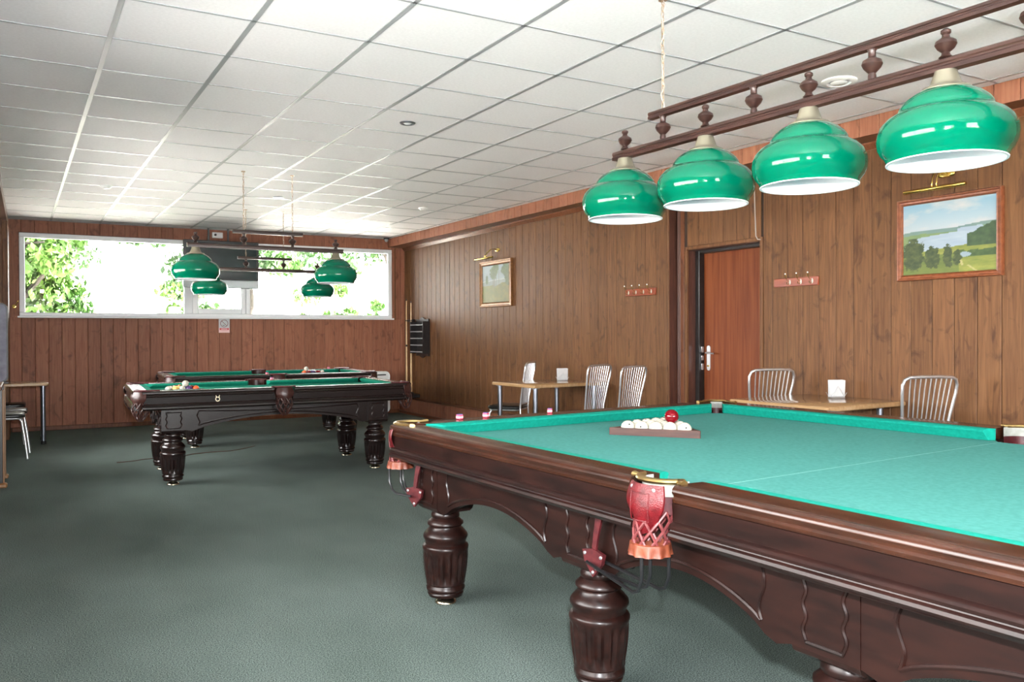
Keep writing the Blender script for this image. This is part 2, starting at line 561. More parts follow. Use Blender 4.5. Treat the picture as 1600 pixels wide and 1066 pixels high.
# soffit along the right wall
SO0, SOK = 5.03, 0.0173
def sof_x(y):
    return SO0 + (12.40 - y) * SOK
SZ = 2.705
mb = MB()
mb.add([(sof_x(12.7) + 0.012, 12.7, SZ), (sof_x(YF) + 0.012, YF, SZ), (5.7, YF, SZ), (5.7, 12.7, SZ),
        (sof_x(12.7) + 0.012, 12.7, CEIL + 0.02), (sof_x(YF) + 0.012, YF, CEIL + 0.02), (5.7, YF, CEIL + 0.02), (5.7, 12.7, CEIL + 0.02)],
       [(0, 3, 2, 1), (4, 5, 6, 7), (0, 1, 5, 4), (1, 2, 6, 5), (2, 3, 7, 6), (3, 0, 4, 7)])
soffit = mb.build('trim_1', 'panel_trim', smooth=False)
struct(soffit)
sang = math.atan2(-1, SOK)
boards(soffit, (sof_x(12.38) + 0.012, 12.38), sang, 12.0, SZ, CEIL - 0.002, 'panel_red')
# small cove along the top of the wall under the soffit
for (x, y0, y1) in ((XR, YSTEP, 12.38), (XN, YF, YSTEP - 0.02)):
    o = MB().prism([(-0.012, 0), (-0.012, -0.05), (-0.02, -0.05), (-0.05, -0.012), (-0.05, 0)], lambda p, q, a, x=x: (x + p, a, SZ + q), y0, y1)
    o = o.build('cove_moulding', 'panel_trim', soffit, smooth=False)
# boxed pipe ledge along the foot of the far section
mb = MB().box(5.225, XR, 6.2, 12.36, 0, 0.245)
ledge = struct(mb.build('trim_2', 'panel_trim', smooth=False))
boards(ledge, (5.225, 12.35), R(-90), 12.35 - 6.2, 0.05, 0.243, 'panel_red', t=0.008)
MB().cbox(5.205, XR - 0.013, 6.19, 12.36, 0.245, 0.258, 0.004).build('ledge_cap', 'panel_trim', ledge)
MB().cbox(5.203, 5.225, 6.19, 12.36, 0.0, 0.05, 0.005).build('ledge_foot', 'panel_trim', ledge)
o = struct(MB().cbox(XN - 0.03, XN - 0.012, 0.2, DY0 - 0.06, 0, 0.06, 0.005).build('baseboard_right', 'panel_trim'))

# left wall with unseen windows added to supply daylight, corner pier and soffit
ZW0, ZW1 = 0.95, 2.05
mb = MB()
ys = [YF]
for a, b in sorted(UNSEEN_LEFT_WINDOWS):
    ys += [a, b]
ys.append(13.0)
mb.box(XL - 0.22, XL, YF, 13.0, -0.1, ZW0)
mb.box(XL - 0.22, XL, YF, 13.0, ZW1, 3.0)
for i in range(0, len(ys), 2):
    mb.box(XL - 0.22, XL, ys[i], ys[i + 1], ZW0, ZW1)
wall_left = struct(mb.build('wall_left', 'panel_red', smooth=False))
for n, (a, b) in enumerate(sorted(UNSEEN_LEFT_WINDOWS)):
    w = MB()
    for (y0, y1, z0, z1) in ((a, b, ZW0, ZW0 + 0.06), (a, b, ZW1 - 0.06, ZW1), (a, a + 0.06, ZW0, ZW1), (b - 0.06, b, ZW0, ZW1), ((a + b) / 2 - 0.04, (a + b) / 2 + 0.04, ZW0, ZW1)):
        w.box(XL - 0.15, XL - 0.09, y0, y1, z0, z1)
    w = struct(w.build('window_%d' % (n + 2), 'white_pvc', smooth=False))
    for (y0, y1) in ((a + 0.06, (a + b) / 2 - 0.04), ((a + b) / 2 + 0.04, b - 0.06)):
        MB().box(XL - 0.123, XL - 0.117, y0, y1, ZW0 + 0.06, ZW1 - 0.06).build('pane', 'window_glass', w, smooth=False)
pier = struct(MB().box(XL, -0.225, 11.72, 12.66, 0, 2.72).build('trim_3', 'panel_trim', smooth=False))
boards(pier, (-0.225, 11.72), R(90), 0.92, 0.0, 2.70, 'panel', t=0.01)
boards(pier, (XL, 11.72), 0, -0.225 - XL, 0.0, 2.70, 'panel', t=0.01)
o = struct(MB().box(XL, -0.225, YF, 12.66, 2.715, CEIL + 0.01).build('trim_4', 'panel_trim', smooth=False))
mb = MB()
for (x0, x1, z0, z1) in ((XL - .22, 5.8, -.1, .85), (XL - .22, 5.8, 2.55, 3.0), (XL - .22, 0.0, .85, 2.55), (4.4, 5.8, .85, 2.55)):
    mb.box(x0, x1, YF - .2, YF, z0, z1)
wall_front = struct(mb.build('wall_front', 'panel_red', smooth=False))
w = MB()  # unseen window behind the camera, added to raise the daylight indoors
for (x0, x1, z0, z1) in ((0, 4.4, .85, .92), (0, 4.4, 2.48, 2.55), (0, .07, .85, 2.55), (4.33, 4.4, .85, 2.55), (2.15, 2.25, .85, 2.55)):
    w.box(x0, x1, YF - .14, YF - .08, z0, z1)
w = struct(w.build('window_5', 'white_pvc', smooth=False))
for (x0, x1) in ((.07, 2.15), (2.25, 4.33)):
    MB().box(x0, x1, YF - .113, YF - .107, .92, 2.48).build('pane', 'window_glass', w, smooth=False)

# ceiling: slab, tiles and exposed runners
ceiling = struct(MB().box(XL - 0.25, 5.8, YF - 0.2, 13.0, CEIL + 0.03, CEIL + 0.16).build('ceiling', 'wall_core', smooth=False))
GX = Vector((0.5878, -0.0211)); GY = Vector((-0.0081, 0.5870)); G0 = Vector((0.3815, 4.1211))
def clip(poly, n, d):
    out = []
    for i in range(len(poly)):
        p, q = poly[i], poly[(i + 1) % len(poly)]
        a, b = n.dot(p) - d, n.dot(q) - d
        if a <= 0:
            out.append(p)
        if (a < 0 < b) or (b < 0 < a):
            out.append(p + (q - p) * (a / (a - b)))
    return out
bn = Vector((-math.sin(BANG), math.cos(BANG)))
bd = bn.dot(Vector((BX0, BY0)))
tile_cache = None
g = 0.007
def gp(a, b):
    return G0 + GX * a + GY * b
for a in range(-3, 9):
    for b in range(-4, 15):
        if a < 0 and b < 5 and a < -1:
            continue
        e = g / 0.587
        poly = [gp(a + e, b + e), gp(a + 1 - e, b + e), gp(a + 1 - e, b + 1 - e), gp(a + e, b + 1 - e)]
        if max(p.x for p in poly) < XL or min(p.x for p in poly) > 5.35:
            continue
        full = all(bn.dot(p) - bd < -0.002 for p in poly)
        if full:
            if tile_cache is None:
                c = poly[0]
                tile_cache = MB().prism([tuple(p - c) for p in poly], lambda p, q, z: (p, q, z), 0.0, 0.014).mesh('ceiling_tile', 'tile', smooth=False)
            inst('ceiling_tile', tile_cache, ceiling, (poly[0].x, poly[0].y, CEIL + 0.003))
        else:
            poly = clip(poly, bn, bd - 0.004)
            if len(poly) >= 3:
                MB().prism([tuple(p) for p in poly], lambda p, q, z: (p, q, z), CEIL + 0.003, CEIL + 0.017).build('ceiling_tile', 'tile', ceiling, smooth=False)
# plain run of tiles out of sight behind the camera
p0, p1 = gp(-3, -4), gp(9, -4)
MB().add([(XL, YF, CEIL + 0.005), (5.5, YF, CEIL + 0.005), (5.5, p1.y, CEIL + 0.005), (XL, p0.y, CEIL + 0.005)], [(0, 1, 2, 3)]).build('ceiling_lining', 'tile', ceiling, smooth=False)
def runner(p, q, w, name):
    d = (q - p); L = d.length
    ang = math.atan2(d.y, d.x)
    o = MB().add([(0, -w, 0), (L, -w, 0), (L, w, 0), (0, w, 0), (0, -w, 0.012), (L, -w, 0.012), (L, w, 0.012), (0, w, 0.012)],
                 [(0, 3, 2, 1), (4, 5, 6, 7), (0, 1, 5, 4), (1, 2, 6, 5), (2, 3, 7, 6), (3, 0, 4, 7)]).build(name, 'runner', ceiling, smooth=False)
    o.location = (p.x, p.y, CEIL - 0.0005); o.rotation_euler = (0, 0, ang)
def back_hit(a):
    # b where the line a meets the back wall
    s = gp(a, 0)
    return (bd - 0.004 - bn.dot(s)) / bn.dot(GY)
for a in range(-1, 9):
    runner(gp(a, -4), gp(a, back_hit(a)), 0.013, 'main_runner')
for b in range(-4, 15):
    runner(gp(-1.03, b), gp(8.3, b), 0.0075, 'cross_runner')
# wall angle strips
MB().box(bl(-0.22), bl(5.05), -0.03, -0.0125, CEIL - 0.004, CEIL + 0.0).build('edge_strip', 'runner', wall_back, smooth=False)

# ------------------------------------------------------------------ back window
win = struct(MB().box(bl(WX0), bl(WX1), 0.0, 0.001, WZ0, WZ0 + 0.001).build('window_1', 'white_pvc', smooth=False))
win.location = wall_back.location; win.rotation_euler = wall_back.rotation_euler
def wbox(name, x0, x1, z0, z1, y0=-0.02, y1=0.06, m='white_pvc', par=None, c=0.006):
    return MB().cbox(bl(x0), bl(x1), y0, y1, z0, z1, c).build(name, m, par or win)
F_ = 0.062
wbox('frame_rail', WX0, WX1, WZ0 + 0.012, WZ0 + F_)
wbox('frame_rail', WX0, WX1, WZ1 - F_, WZ1)
wbox('frame_stile', WX0, WX0 + F_, WZ0 + F_, WZ1 - F_)
wbox('frame_stile', WX1 - F_, WX1, WZ0 + F_, WZ1 - F_)
wbox('mullion', 1.94, 2.05, WZ0 + F_, WZ1 - F_)
wbox('mullion', 2.80, 2.865, WZ0 + F_, WZ1 - F_)
wbox('window_sill', WX0 - 0.02, WX1 + 0.02, WZ0 - 0.012, WZ0 + 0.012, -0.07, 0.05, c=0.005)
sash = wbox('sash', 2.05, 2.13, WZ0 + F_, WZ1 - F_, -0.032, 0.04)
wbox('sash_stile', 2.735, 2.80, WZ0 + F_, WZ1 - F_, -0.032, 0.04, par=sash)
wbox('sash_rail', 2.13, 2.735, WZ0 + F_, WZ0 + F_ + 0.075, -0.032, 0.04, par=sash)
wbox('sash_rail', 2.13, 2.735, WZ1 - F_ - 0.075, WZ1 - F_, -0.032, 0.04, par=sash)
for (x0, x1, z0, z1) in ((WX0 + F_, 1.94, WZ0 + F_, WZ1 - F_), (2.13, 2.735, WZ0 + F_ + 0.075, WZ1 - F_ - 0.075), (2.865, WX1 - F_, WZ0 + F_, WZ1 - F_)):
    MB().box(bl(x0), bl(x1), 0.018, 0.024, z0, z1).build('pane', 'window_glass', win, smooth=False)
wbox('edge_bead', WX1 + 0.045, WX1 + 0.062, WZ0 - 0.012, WZ1 + 0.03, -0.022, -0.012, 'panel', c=0.003)

# ------------------------------------------------------------------ billiard tables
def wave_pts(x0, x1, z0, z1, n=26, amp=0.010, waves=2.5):
    """closed wavy-sided outline (s,z)"""
    pts = []
    for i in range(n + 1):
        t = i / n
        pts.append((x1 - amp * (0.5 + 0.5 * math.cos(2 * math.pi * waves * t)), z0 + (z1 - z0) * t))
    for i in range(n + 1):
        t = 1 - i / n
        pts.append((x0 + amp * (0.5 + 0.5 * math.cos(2 * math.pi * waves * t)), z0 + (z1 - z0) * t))
    return pts

def leg_mesh(m, k=1.0, H=0.44):
    prof = [(.062, H), (.068, H - .012), (.068, H - .024), (.064, H - .030), (.070, H - .036), (.086, H - .050), (.086, H - .060), (.076, H - .068),
            (.076, H - .076), (.092, H - .092), (.105, H - .108), (.107, H - .120), (.100, H - .134), (.096, H - .146), (.096, H - .152), (.106, H - .158), (.110, H - .166), (.110, H - .176)]
    zt, zb = H - .186, .112
    n = 8
    for i in range(n + 1):
        t = i / n
        prof.append((.107 - .014 * t * t, zt + (zb - zt) * t))
    prof += [(.094, .100), (.084, .094), (.084, .090), (.092, .082), (.092, .070), (.082, .062), (.082, .058), (.086, .052), (.082, .040), (.066, .034), (.03, .034)]
    def mod(r_, z, a):
        if zb - 1e-6 <= z <= zt + 1e-6 and r_ > 0.09:
            t = (z - zb) / (zt - zb)
            env = min(1.0, t / 0.12, (1 - t) / 0.10)
            env = max(0.0, env) ** 0.5
            return r_ - 0.010 * env * max(0.0, math.cos(18 * a)) ** 0.6
        return r_
    prof = [(r_ * k, z) for r_, z in prof]
    return MB().lathe(prof, 108, mod=mod).mesh('leg', m, True, 50)

def foot_mesh():
    prof = [(.012, .036), (.012, .024), (.030, .022), (.046, .014), (.052, .006), (.052, 0.001), (.03, 0.001)]
    return MB().lathe(prof, 24).mesh('foot', 'brass_foot')
mat('felt_line', rgb(112, 168, 160), 0.95)
mat('brass_foot', rgb(190, 182, 160), 0.25, 1.0)

def bead(mb, pts, r_=0.006, loop=False):
    mb.tube(pts, r_, 6, loop=loop)

def billiard_table(name, label, loc, rz, hx, hy, T, bed, legs_y, leg_x, wood, rail, felt, cushion, style, group=None, cat='billiard table'):
    """local y is the long axis"""
    t = thing(name, label, cat, loc, rz, group)
    cg, mg = 0.075, 0.09            # corner and side pocket gaps
    rw, cw = 0.125, 0.19             # wood width, nose distance
    # bed with pocket cut-outs
    ix, iy = hx - 0.135, hy - 0.135
    ch = 0.11
    nm = 0.055
    poly = [(-ix + ch, -iy), (ix - ch, -iy), (ix, -iy + ch), (ix, -nm - .03), (ix - .04, -nm), (ix - .04, nm), (ix, nm + .03), (ix, iy - ch), (ix - ch, iy), (-ix + ch, iy), (-ix, iy - ch),
            (-ix, nm + .03), (-ix + .04, nm), (-ix + .04, -nm), (-ix, -nm - .03), (-ix, -iy + ch)]
    MB().prism(poly, lambda p, q, z: (p, q, z), bed - 0.02, bed).build('playing_bed', felt, t, smooth=False)
    # body below the bed
    bx, by = hx - 0.05, hy - 0.05
    cc = 0.17
    oct_ = lambda bx, by, cc: [(-bx + cc, -by), (bx - cc, -by), (bx, -by + cc), (bx, by - cc), (bx - cc, by), (-bx + cc, by), (-bx, by - cc), (-bx, -by + cc)]
    MB().prism(oct_(bx - 0.03, by - 0.03, cc), lambda p, q, z: (p, q, z), T - 0.155, bed - 0.022).build('slate_frame', wood, t, smooth=False)
    # sides: 6 rail segments
    top_prof = [(-rw, T - .003), (-.022, T), (-.008, T - .003), (-.001, T - .011), (0, T - .020), (-.006, T - .028), (-.007, T - .033), (-.001, T - .040), (-.003, T - .050), (-.012, T - .054), (-.06, T - .056), (-rw, T - .05)]
    skirt_prof = [(-.012, T - .0545), (-.016, T - .108), (-.012, T - .110), (-.002, T - .113), (.003, T - .120), (.001, T - .127), (-.004, T - .130), (-.003, T - .133), (.005, T - .138), (.007, T - .146),
                  (.002, T - .154), (-.008, T - .158), (-.012, T - .163), (-.05, T - .163), (-.05, T - .0545)]
    cush_prof = [(-rw, T - .004), (-.165, T - .004), (-cw + .008, T - .009), (-cw, T - .016), (-cw + .006, T - .022), (-cw + .03, bed + .001), (-rw, bed + .001)]
    segs = []
    for s in (-1, 1):
        segs.append((lambda o, a, s=s: (s * (hx + o), a), mg, hy - cg, 'side'))
        segs.append((lambda o, a, s=s: (s * (hx + o), -a), mg, hy - cg, 'side'))
        segs.append((lambda o, a, s=s: (a, s * (hy + o)), -(hx - cg), hx - cg, 'end'))
    for fn, a0, a1, kind in segs:
        wrap = lambda prof, e0, e1, fn=fn, a0=a0, a1=a1: MB().sweep([[fn(o, a0 + e0(o)) + (z,) for o, z in prof], [fn(o, a1 - e1(o)) + (z,) for o, z in prof]])
        z_ = lambda o: 0.0
        cut = lambda o: max(0.0, -o - .03) * 1.05
        r_ = wrap(top_prof, z_ if kind == 'side' else cut, cut).build('rail', rail, t)
        wrap(skirt_prof, (lambda o: -0.012) if kind == 'side' else z_, z_).build('skirt_panel', wood, t)
        e_corner = lambda o: max(0.0, (-o - rw)) * 1.1 + 0.095
        e_mid = lambda o: max(0.0, (-o - rw)) * 0.4
        wrap(cush_prof, e_mid if kind == 'side' else e_corner, e_corner).build('cushion', cushion, t)
        # brass screw caps / inlay marker at rail ends
    # aprons: arched boards between blocks
    ah = T - 0.158
    zb = 0.452
    def apron(fn, a0, a1, nm_='apron'):
        L = a1 - a0
        pts = [(a0, ah), (a0, zb + 0.02), (a0 + 0.05, zb + 0.005)]
        for i in range(21):
            u = i / 20
            a = a0 + 0.09 + (L - 0.18) * u
            pts.append((a, zb + 0.02 + 0.095 * (math.sin(math.pi * u) ** 0.75 if 0 < u < 1 else 0)))
        pts += [(a1 - 0.05, zb + 0.005), (a1, zb + 0.02), (a1, ah)]
        mbp = MB().sweep([[fn(-.125, a) + (z,) for a, z in pts], [fn(-.165, a) + (z,) for a, z in pts]])
        ap = mbp.build(nm_, wood, t, smooth=False)
        b = MB()
        line = []
        for i in range(25):
            u = i / 24
            a = a0 + 0.10 + (L - 0.2) * u
            line.append(fn(-.123, a) + (zb + 0.055 + 0.085 * (math.sin(math.pi * u) ** 0.8 if 0 < u < 1 else 0),))
        bead(b, line)
        for (aa, sg) in ((a0 + 0.10, 1), (a1 - 0.10, -1)):
            bead(b, [fn(-.123, aa + sg * 0.010 * math.sin(2.2 * math.pi * i / 10)) + (zb + 0.055 + (ah - zb - 0.085) * i / 10,) for i in range(11)])
        if style == 'pool':
            bead(b, [fn(-.123, a0 + 0.10 + (L - 0.2) * i / 20) + (ah - 0.03 - 0.02 * math.sin(math.pi * i / 20),) for i in range(21)])
        b.build('carved_bead', wood, ap)
    lm = leg_mesh(wood, style == 'pool' and 0.95 or 1.0)
    fm = foot_mesh()
    hb = 0.098
    for s in (-1, 1):
        fn = lambda o, a, s=s: (s * (hx + o), a)
        fe = lambda o, a, s=s: (a, s * (hy + o))
        for i in range(len(legs_y) - 1):
            apron(fn, legs_y[i] + hb, legs_y[i + 1] - hb)
        eo = hy - legs_y[-1]
        apron(lambda o, a, s=s: (a, s * (legs_y[-1] + 0.09 + (o + .125))), -leg_x + hb, leg_x - hb)
        for y in legs_y:
            # square block over the leg with rounded lower corners
            w = hb
            x0, x1 = s * leg_x - w, s * leg_x + w
            prof = [(x0, ah), (x0, zb + .02), (x0 + .006, zb + .006), (x0 + .02, zb - .004), (x1 - .02, zb - .004), (x1 - .006, zb + .006), (x1, zb + .02), (x1, ah)]
            blk = MB().sweep([[(p, y - w, q) for p, q in prof], [(p, y + w, q) for p, q in prof]]).build('leg_block', wood, t, smooth=False)
            b = MB()
            for out in (-1, 1):
                ol = wave_pts(y - w + .035, y + w - .035, zb + .04, ah - .035)
                bead(b, [(s * leg_x + out * (w + .001), p, q) for p, q in ol], 0.0055, loop=True)
                ol = wave_pts(s * leg_x - w + .035, s * leg_x + w - .035, zb + .04, ah - .035)
                bead(b, [(p, y + out * (w + .001), q) for p, q in ol], 0.0055, loop=True)
            b.build('carved_bead', wood, blk)
            lg = inst('leg', lm, t, (s * leg_x, y, 0))
            inst('foot', fm, lg)
    # pockets
    def pocket(px, py, ang, corner, brk):
        """origin on the table edge at the pocket; local +x points outward (ang)"""
        m_ = Matrix.Translation((px, py, T)) @ Matrix.Rotation(ang, 4, 'Z')
        pr = 0.076 if not corner else 0.072
        oc = -0.072 if not corner else -0.062
        half = [(oc + pr * math.cos(a), pr * math.sin(a)) for a in [R(-100) + R(200) * i / 16 for i in range(17)]]
        # top bracket
        arm = 0.105 if not corner else 0.085
        bw = 0.016
        def ring(zz, d):
            q = [(oc + (pr + d) * math.cos(a), (pr + d) * math.sin(a)) for a in [R(-75) + R(150) * i / 14 for i in range(15)]]
            if not corner:
                return [(-0.034, -arm, zz)] + [(-0.034, -arm * .8, zz)] + [(x, y, zz) for x, y in q] + [(-0.034, arm * .8, zz), (-0.034, arm, zz)]
            return [(-0.10, -arm - .03, zz)] + [(-0.075, -arm, zz)] + [(x, y, zz) for x, y in q] + [(-0.075, arm, zz), (-0.10, arm + .03, zz)]
        path = ring(0.003, 0.006)
        n = len(path)
        MB().tube(path, [0.014 if i in (0, n - 1) else (0.010 if i in (1, n - 2) else 0.014) for i in range(n)], 10, flat=0.62).xf(m_).build(
            'pocket_bracket', 'gold_bracket' if style == 'pyramid' else 'maroon_leather', t)
        # liner
        li = MB().sweep([[(x, y, 0.0) for x, y in half], [(x, y, -0.042) for x, y in half]], close_ring=False).xf(m_).build('pocket_liner', 'grey_leather' if style == 'pyramid' else 'brown_leather', t)
        MB().sweep([[(x * 0.999, y * 0.999, -0.042) for x, y in half], [(x * .97, y * .97, -0.095) for x, y in half]], close_ring=False).xf(m_).build('liner_skirt', 'maroon_leather' if style == 'pyramid' else 'brown_leather', li)
        # leather shield
        rows = []
        nz_, ns_ = 12, 10
        hgt = 0.135 if style == 'pyramid' else 0.125
        for i in range(nz_ + 1):
            v = i / nz_
            w = 0.066 + 0.012 * math.sin(math.pi * min(1, v * 1.5)) - 0.044 * max(0, v - 0.55) ** 1.2 / 0.45 ** 1.2 * 0.8
            row = []
            for j in range(ns_ + 1):
                u = -1 + 2 * j / ns_
                bul = 0.012 + 0.026 * (1 - u * u) + 0.012 * math.sin(math.pi * v)
                row.append((bul, u * w, -0.006 - hgt * v - (0.014 * (1 - abs(u)) if v == 1 else 0)))
            rows.append(row)
        back = [[(x - 0.006, y, z) for x, y, z in r_] for r_ in rows]
        mbs = MB()
        mbs.sweep(rows, close_ring=False)
        mbs.sweep([r_[::-1] for r_ in back], close_ring=False)
        edge = [rows[0], [p for p in back[0]]]
        mbs.sweep([rows[-1], back[-1]], close_ring=False)
        mbs.sweep([[r_[0] for r_ in rows], [r_[0] for r_ in back]], close_ring=False)
        mbs.sweep([[r_[-1] for r_ in back], [r_[-1] for r_ in rows]], close_ring=False)
        sh = mbs.xf(m_).build('leather_shield', 'red_leather' if style == 'pyramid' else 'brown_leather', t)
        if style == 'pyramid':
            # embossed frame and rivets on the shield
            e = MB()
            sq = [(-.036 + .072 * i / 6, .18) for i in range(6)] + [(.036, .18 + .6 * i / 6) for i in range(6)] + [(.036 - .072 * i / 6, .78) for i in range(6)] + [(-.036, .78 - .6 * i / 6) for i in range(6)]
            pts = [(0.0125 + .012 * math.sin(math.pi * v) + 0.026 * (1 - (s_ / .076) ** 2), s_, -0.006 - hgt * v) for s_, v in sq]
            e.tube(pts, 0.0022, 6, loop=True)
            e.xf(m_).build('embossed_border', 'red_leather', sh)
            for s_ in (-.045, .045):
                MB().lathe([(0.0001, .004), (.005, .003), (.007, 0.0), (.0001, 0)], 10).xf(m_ @ Matrix.Translation((.029, s_, -.02)) @ Matrix.Rotation(R(90), 4, 'Y')).build('rivet', 'chrome', sh)
        # woven strap net
        nb = MB()
        z0, z1 = -0.085, (-0.190 if style == 'pyramid' else -0.25)
        r0, r1 = 0.058, (0.052 if style == 'pyramid' else 0.016)
        cx_ = -0.02
        for k in range(9):
            for sg in (-1, 1):
                pts = []
                for i in range(13):
                    v = i / 12
                    a = 2 * math.pi * k / 9 + sg * v * R(75)
                    rr = r0 + (r1 - r0) * v + (0 if style == 'pyramid' else 0.03 * math.sin(math.pi * v))
                    pts.append((cx_ + 0.02 * v + rr * math.cos(a), rr * math.sin(a), z0 + (z1 - z0) * v))
                nb.tube(pts, 0.0045, 6)
        nb.xf(m_).build('strap_net', 'pink_leather' if style == 'pyramid' else 'brown_leather', t)
        if style == 'pyramid':
            # scalloped basket band
            def md(r_, z, a):
                return r_ + 0.004 * math.sin(11 * a) * (1 if z < -0.222 else 0.2)
            bk = MB().lathe([(.052, -.196), (.060, -.199), (.062, -.212), (.062, -.224), (.064, -.232), (.056, -.232), (.054, -.215), (.052, -.196)], 66, c=(0.0, 0, 0.018), mod=md, cap=False)
            bk.xf(m_).build('basket_band', 'tan_leather', t)
            # black wire ball rails from the band to the leather bracket
            bv = Vector(brk)
            ctr = m_ @ Vector((0.0, 0, 0))
            d = Vector((bv.x - ctr.x, bv.y - ctr.y, 0)); Ld = d.length; d.normalize()
            sd = Vector((-d.y, d.x, 0))
            rl = MB()
            for off, back_ in ((-.045, -.02), (.045, -.02), (0.0, -.05)):
                pts = []
                st = ctr + sd * off - d * (0.03 if off else -0.0) + Vector((0, 0, -.210))
                zlow = bv.z - T + (0.0 if off else -0.02)
                e_ = ctr + sd * off * .6 + d * Ld + Vector((0, 0, bv.z - T + (0 if off else -.025)))
                c1 = st + Vector((0, 0, (bv.z - T + .210) * .55))
                pts = [st, st * .5 + c1 * .5, c1]
                mid = st - d * 0.0 + d * 0.05 + Vector((0, 0, (bv.z - T + .210) * .95))
                pts += [c1 * .35 + mid * .65 - d * .012 + Vector((0, 0, -.004)), mid, mid * .5 + e_ * .5, e_]
                rl.tube([tuple(p) for p in pts], 0.0055, 8)
            rl.build('ball_rail', 'black_wire', t)
            # leather bracket and hanging strap
            ez = Vector((0, 0, 1))
            n_ = (Vector((math.cos(ang), math.sin(ang), 0)) if not corner else sd * (1 if sd.dot(Vector((px, 0, 0))) > 0 else -1))
            tx = ez.cross(n_)
            def pl(poly, th):
                return MB().sweep([[tuple(bv + n_ * th + tx * a + ez * z) for a, z in poly], [tuple(bv - n_ * th + tx * a + ez * z) for a, z in poly]])
            lb = pl([(-.055, .03), (0, .042), (.055, .03), (.045, -.005), (0, -.055), (-.045, -.005)], .007).build('rail_bracket', 'maroon_leather', t, smooth=False)
            for a, z in ((-.042, .02), (.042, .02), (0, -.038)):
                MB().lathe([(0.0001, .004), (.005, .003), (.007, 0.0), (.0001, 0)], 10).xf(Matrix.Translation(bv + n_ * .007 + tx * a + ez * z) @ n_.to_track_quat('Z', 'Y').to_matrix().to_4x4()).build('rivet', 'chrome', lb)
            hz = ah - bv.z
            MB().sweep([[tuple(bv + n_ * th + tx * (a + sh_) + ez * z) for th, a in ((.004, -w), (.004, w), (-.004, w), (-.004, -w))] for (z, w, sh_) in ((.025, .010, 0), (hz * .5, .012, .012), (hz, .017, .035))]).build('hanging_strap', 'maroon_leather', lb)
    bz = 0.515
    lx_out = leg_x + hb + 0.012
    near = sorted(legs_y, key=abs)[:2]
    for s in (-1, 1):
        pocket(s * hx, 0, 0 if s > 0 else math.pi, False, (s * (leg_x + hb + .030), max(near) - hb - .03, bz))
        for q in (-1, 1):
            ang = math.atan2(q, s)
            pocket(s * (hx - .062), q * (hy - .062), ang, True, (s * (leg_x + hb + .03), q * (legs_y[-1] + hb - .03), bz))
    return t

main = billiard_table('russian_billiard_table', 'large dark mahogany billiard table with pale teal cloth and red leather pockets', (2.728, 1.88, 0), R(2.6),
                      1.165, 1.875, 0.853, 0.795, [-1.65, -0.50, 0.50, 1.65], 0.945, 'mahogany', 'rail_wood', 'felt_teal', 'felt_teal_dark', 'pyramid')
MB().box(-1.0, 1.0, 0.045, 0.048, 0.7951, 0.7954).build('chalk_line', 'felt_line', main, smooth=False)

PT = dict(hx=0.67, hy=1.23, T=0.82, bed=0.775, legs_y=[-0.905, 0.905], leg_x=0.463, wood='espresso', rail='espresso', felt='felt_green', cushion='felt_green', style='pool')
pool2 = billiard_table('pool_table', 'dark wood pool table with green cloth and a metal figure eight on its side', (1.98, 7.88, 0), R(-92.5), **PT)
pool3 = billiard_table('pool_table', 'dark wood pool table with green cloth standing under the long window', (2.55, 10.22, 0), R(-93), **PT)
# figure eight on the long side of the nearer pool table (local +x faces the room)
fig = MB()
for zz, rr in ((0.030, 0.014), (0.0, 0.017)):
    fig.tube([(0.0, rr * math.cos(2 * math.pi * i / 16), zz + rr * math.sin(2 * math.pi * i / 16)) for i in range(16)], 0.0045, 6, loop=True)
fg = fig.build('table_number', 'brass_foot', pool2, label='small metal figure 8')
fg.location = (0.67 - 0.008, -0.565, 0.82 - 0.085)

def to_world(t, p):
    return Matrix.Translation(t.location) @ Euler(t.rotation_euler).to_matrix().to_4x4() @ Vector(p)

# ------------------------------------------------------------------ balls and racks
def sphere_mesh(name, r_, m, su=28, sv=16):
    prof = [(max(1e-4, r_ * math.sin(math.pi * i / sv)), -r_ * math.cos(math.pi * i / sv)) for i in range(sv + 1)]
    return MB().lathe(prof, su, cap=False).mesh(name, m, True, 180)

def tri_rack(name, label, c, rz, side, h, th, m):
    """triangular frame, one flat side along local x at y=0, apex at +y; origin at front side middle on the cloth"""
    t = thing(name, label, 'ball rack', c, rz)
    Hh = side * math.sqrt(3) / 2
    P = [Vector((-side / 2, 0)), Vector((side / 2, 0)), Vector((0, Hh))]
    cen = Vector((0, Hh / 3))
    k = 1 - th * 3 / Hh
    Q = [cen + (p - cen) * k for p in P]
    for i in range(3):
        a, b = P[i], P[(i + 1) % 3]
        c_, d = Q[(i + 1) % 3], Q[i]
        ex = (b - a).normalized() * 0.006
        poly = [a + ex, b - ex, b + (c_ - b).normalized() * .006, c_, d, a + (d - a).normalized() * .006]
        MB().prism([tuple(p) for p in poly], lambda p, q, z: (p, q, z), 0.0005, h).build('rack_bar', m, t, smooth=False)
    return t

def rack_spots(c, rz, br, off):
    out = []
    cs, sn = math.cos(rz), math.sin(rz)
    for row in range(5):
        n = 5 - row
        for i in range(n):
            x = (i - (n - 1) / 2) * 2 * br * 1.002
            y = off + br + row * br * math.sqrt(3) * 1.002
            out.append((c[0] + x * cs - y * sn, c[1] + x * sn + y * cs, row, i))
    return out

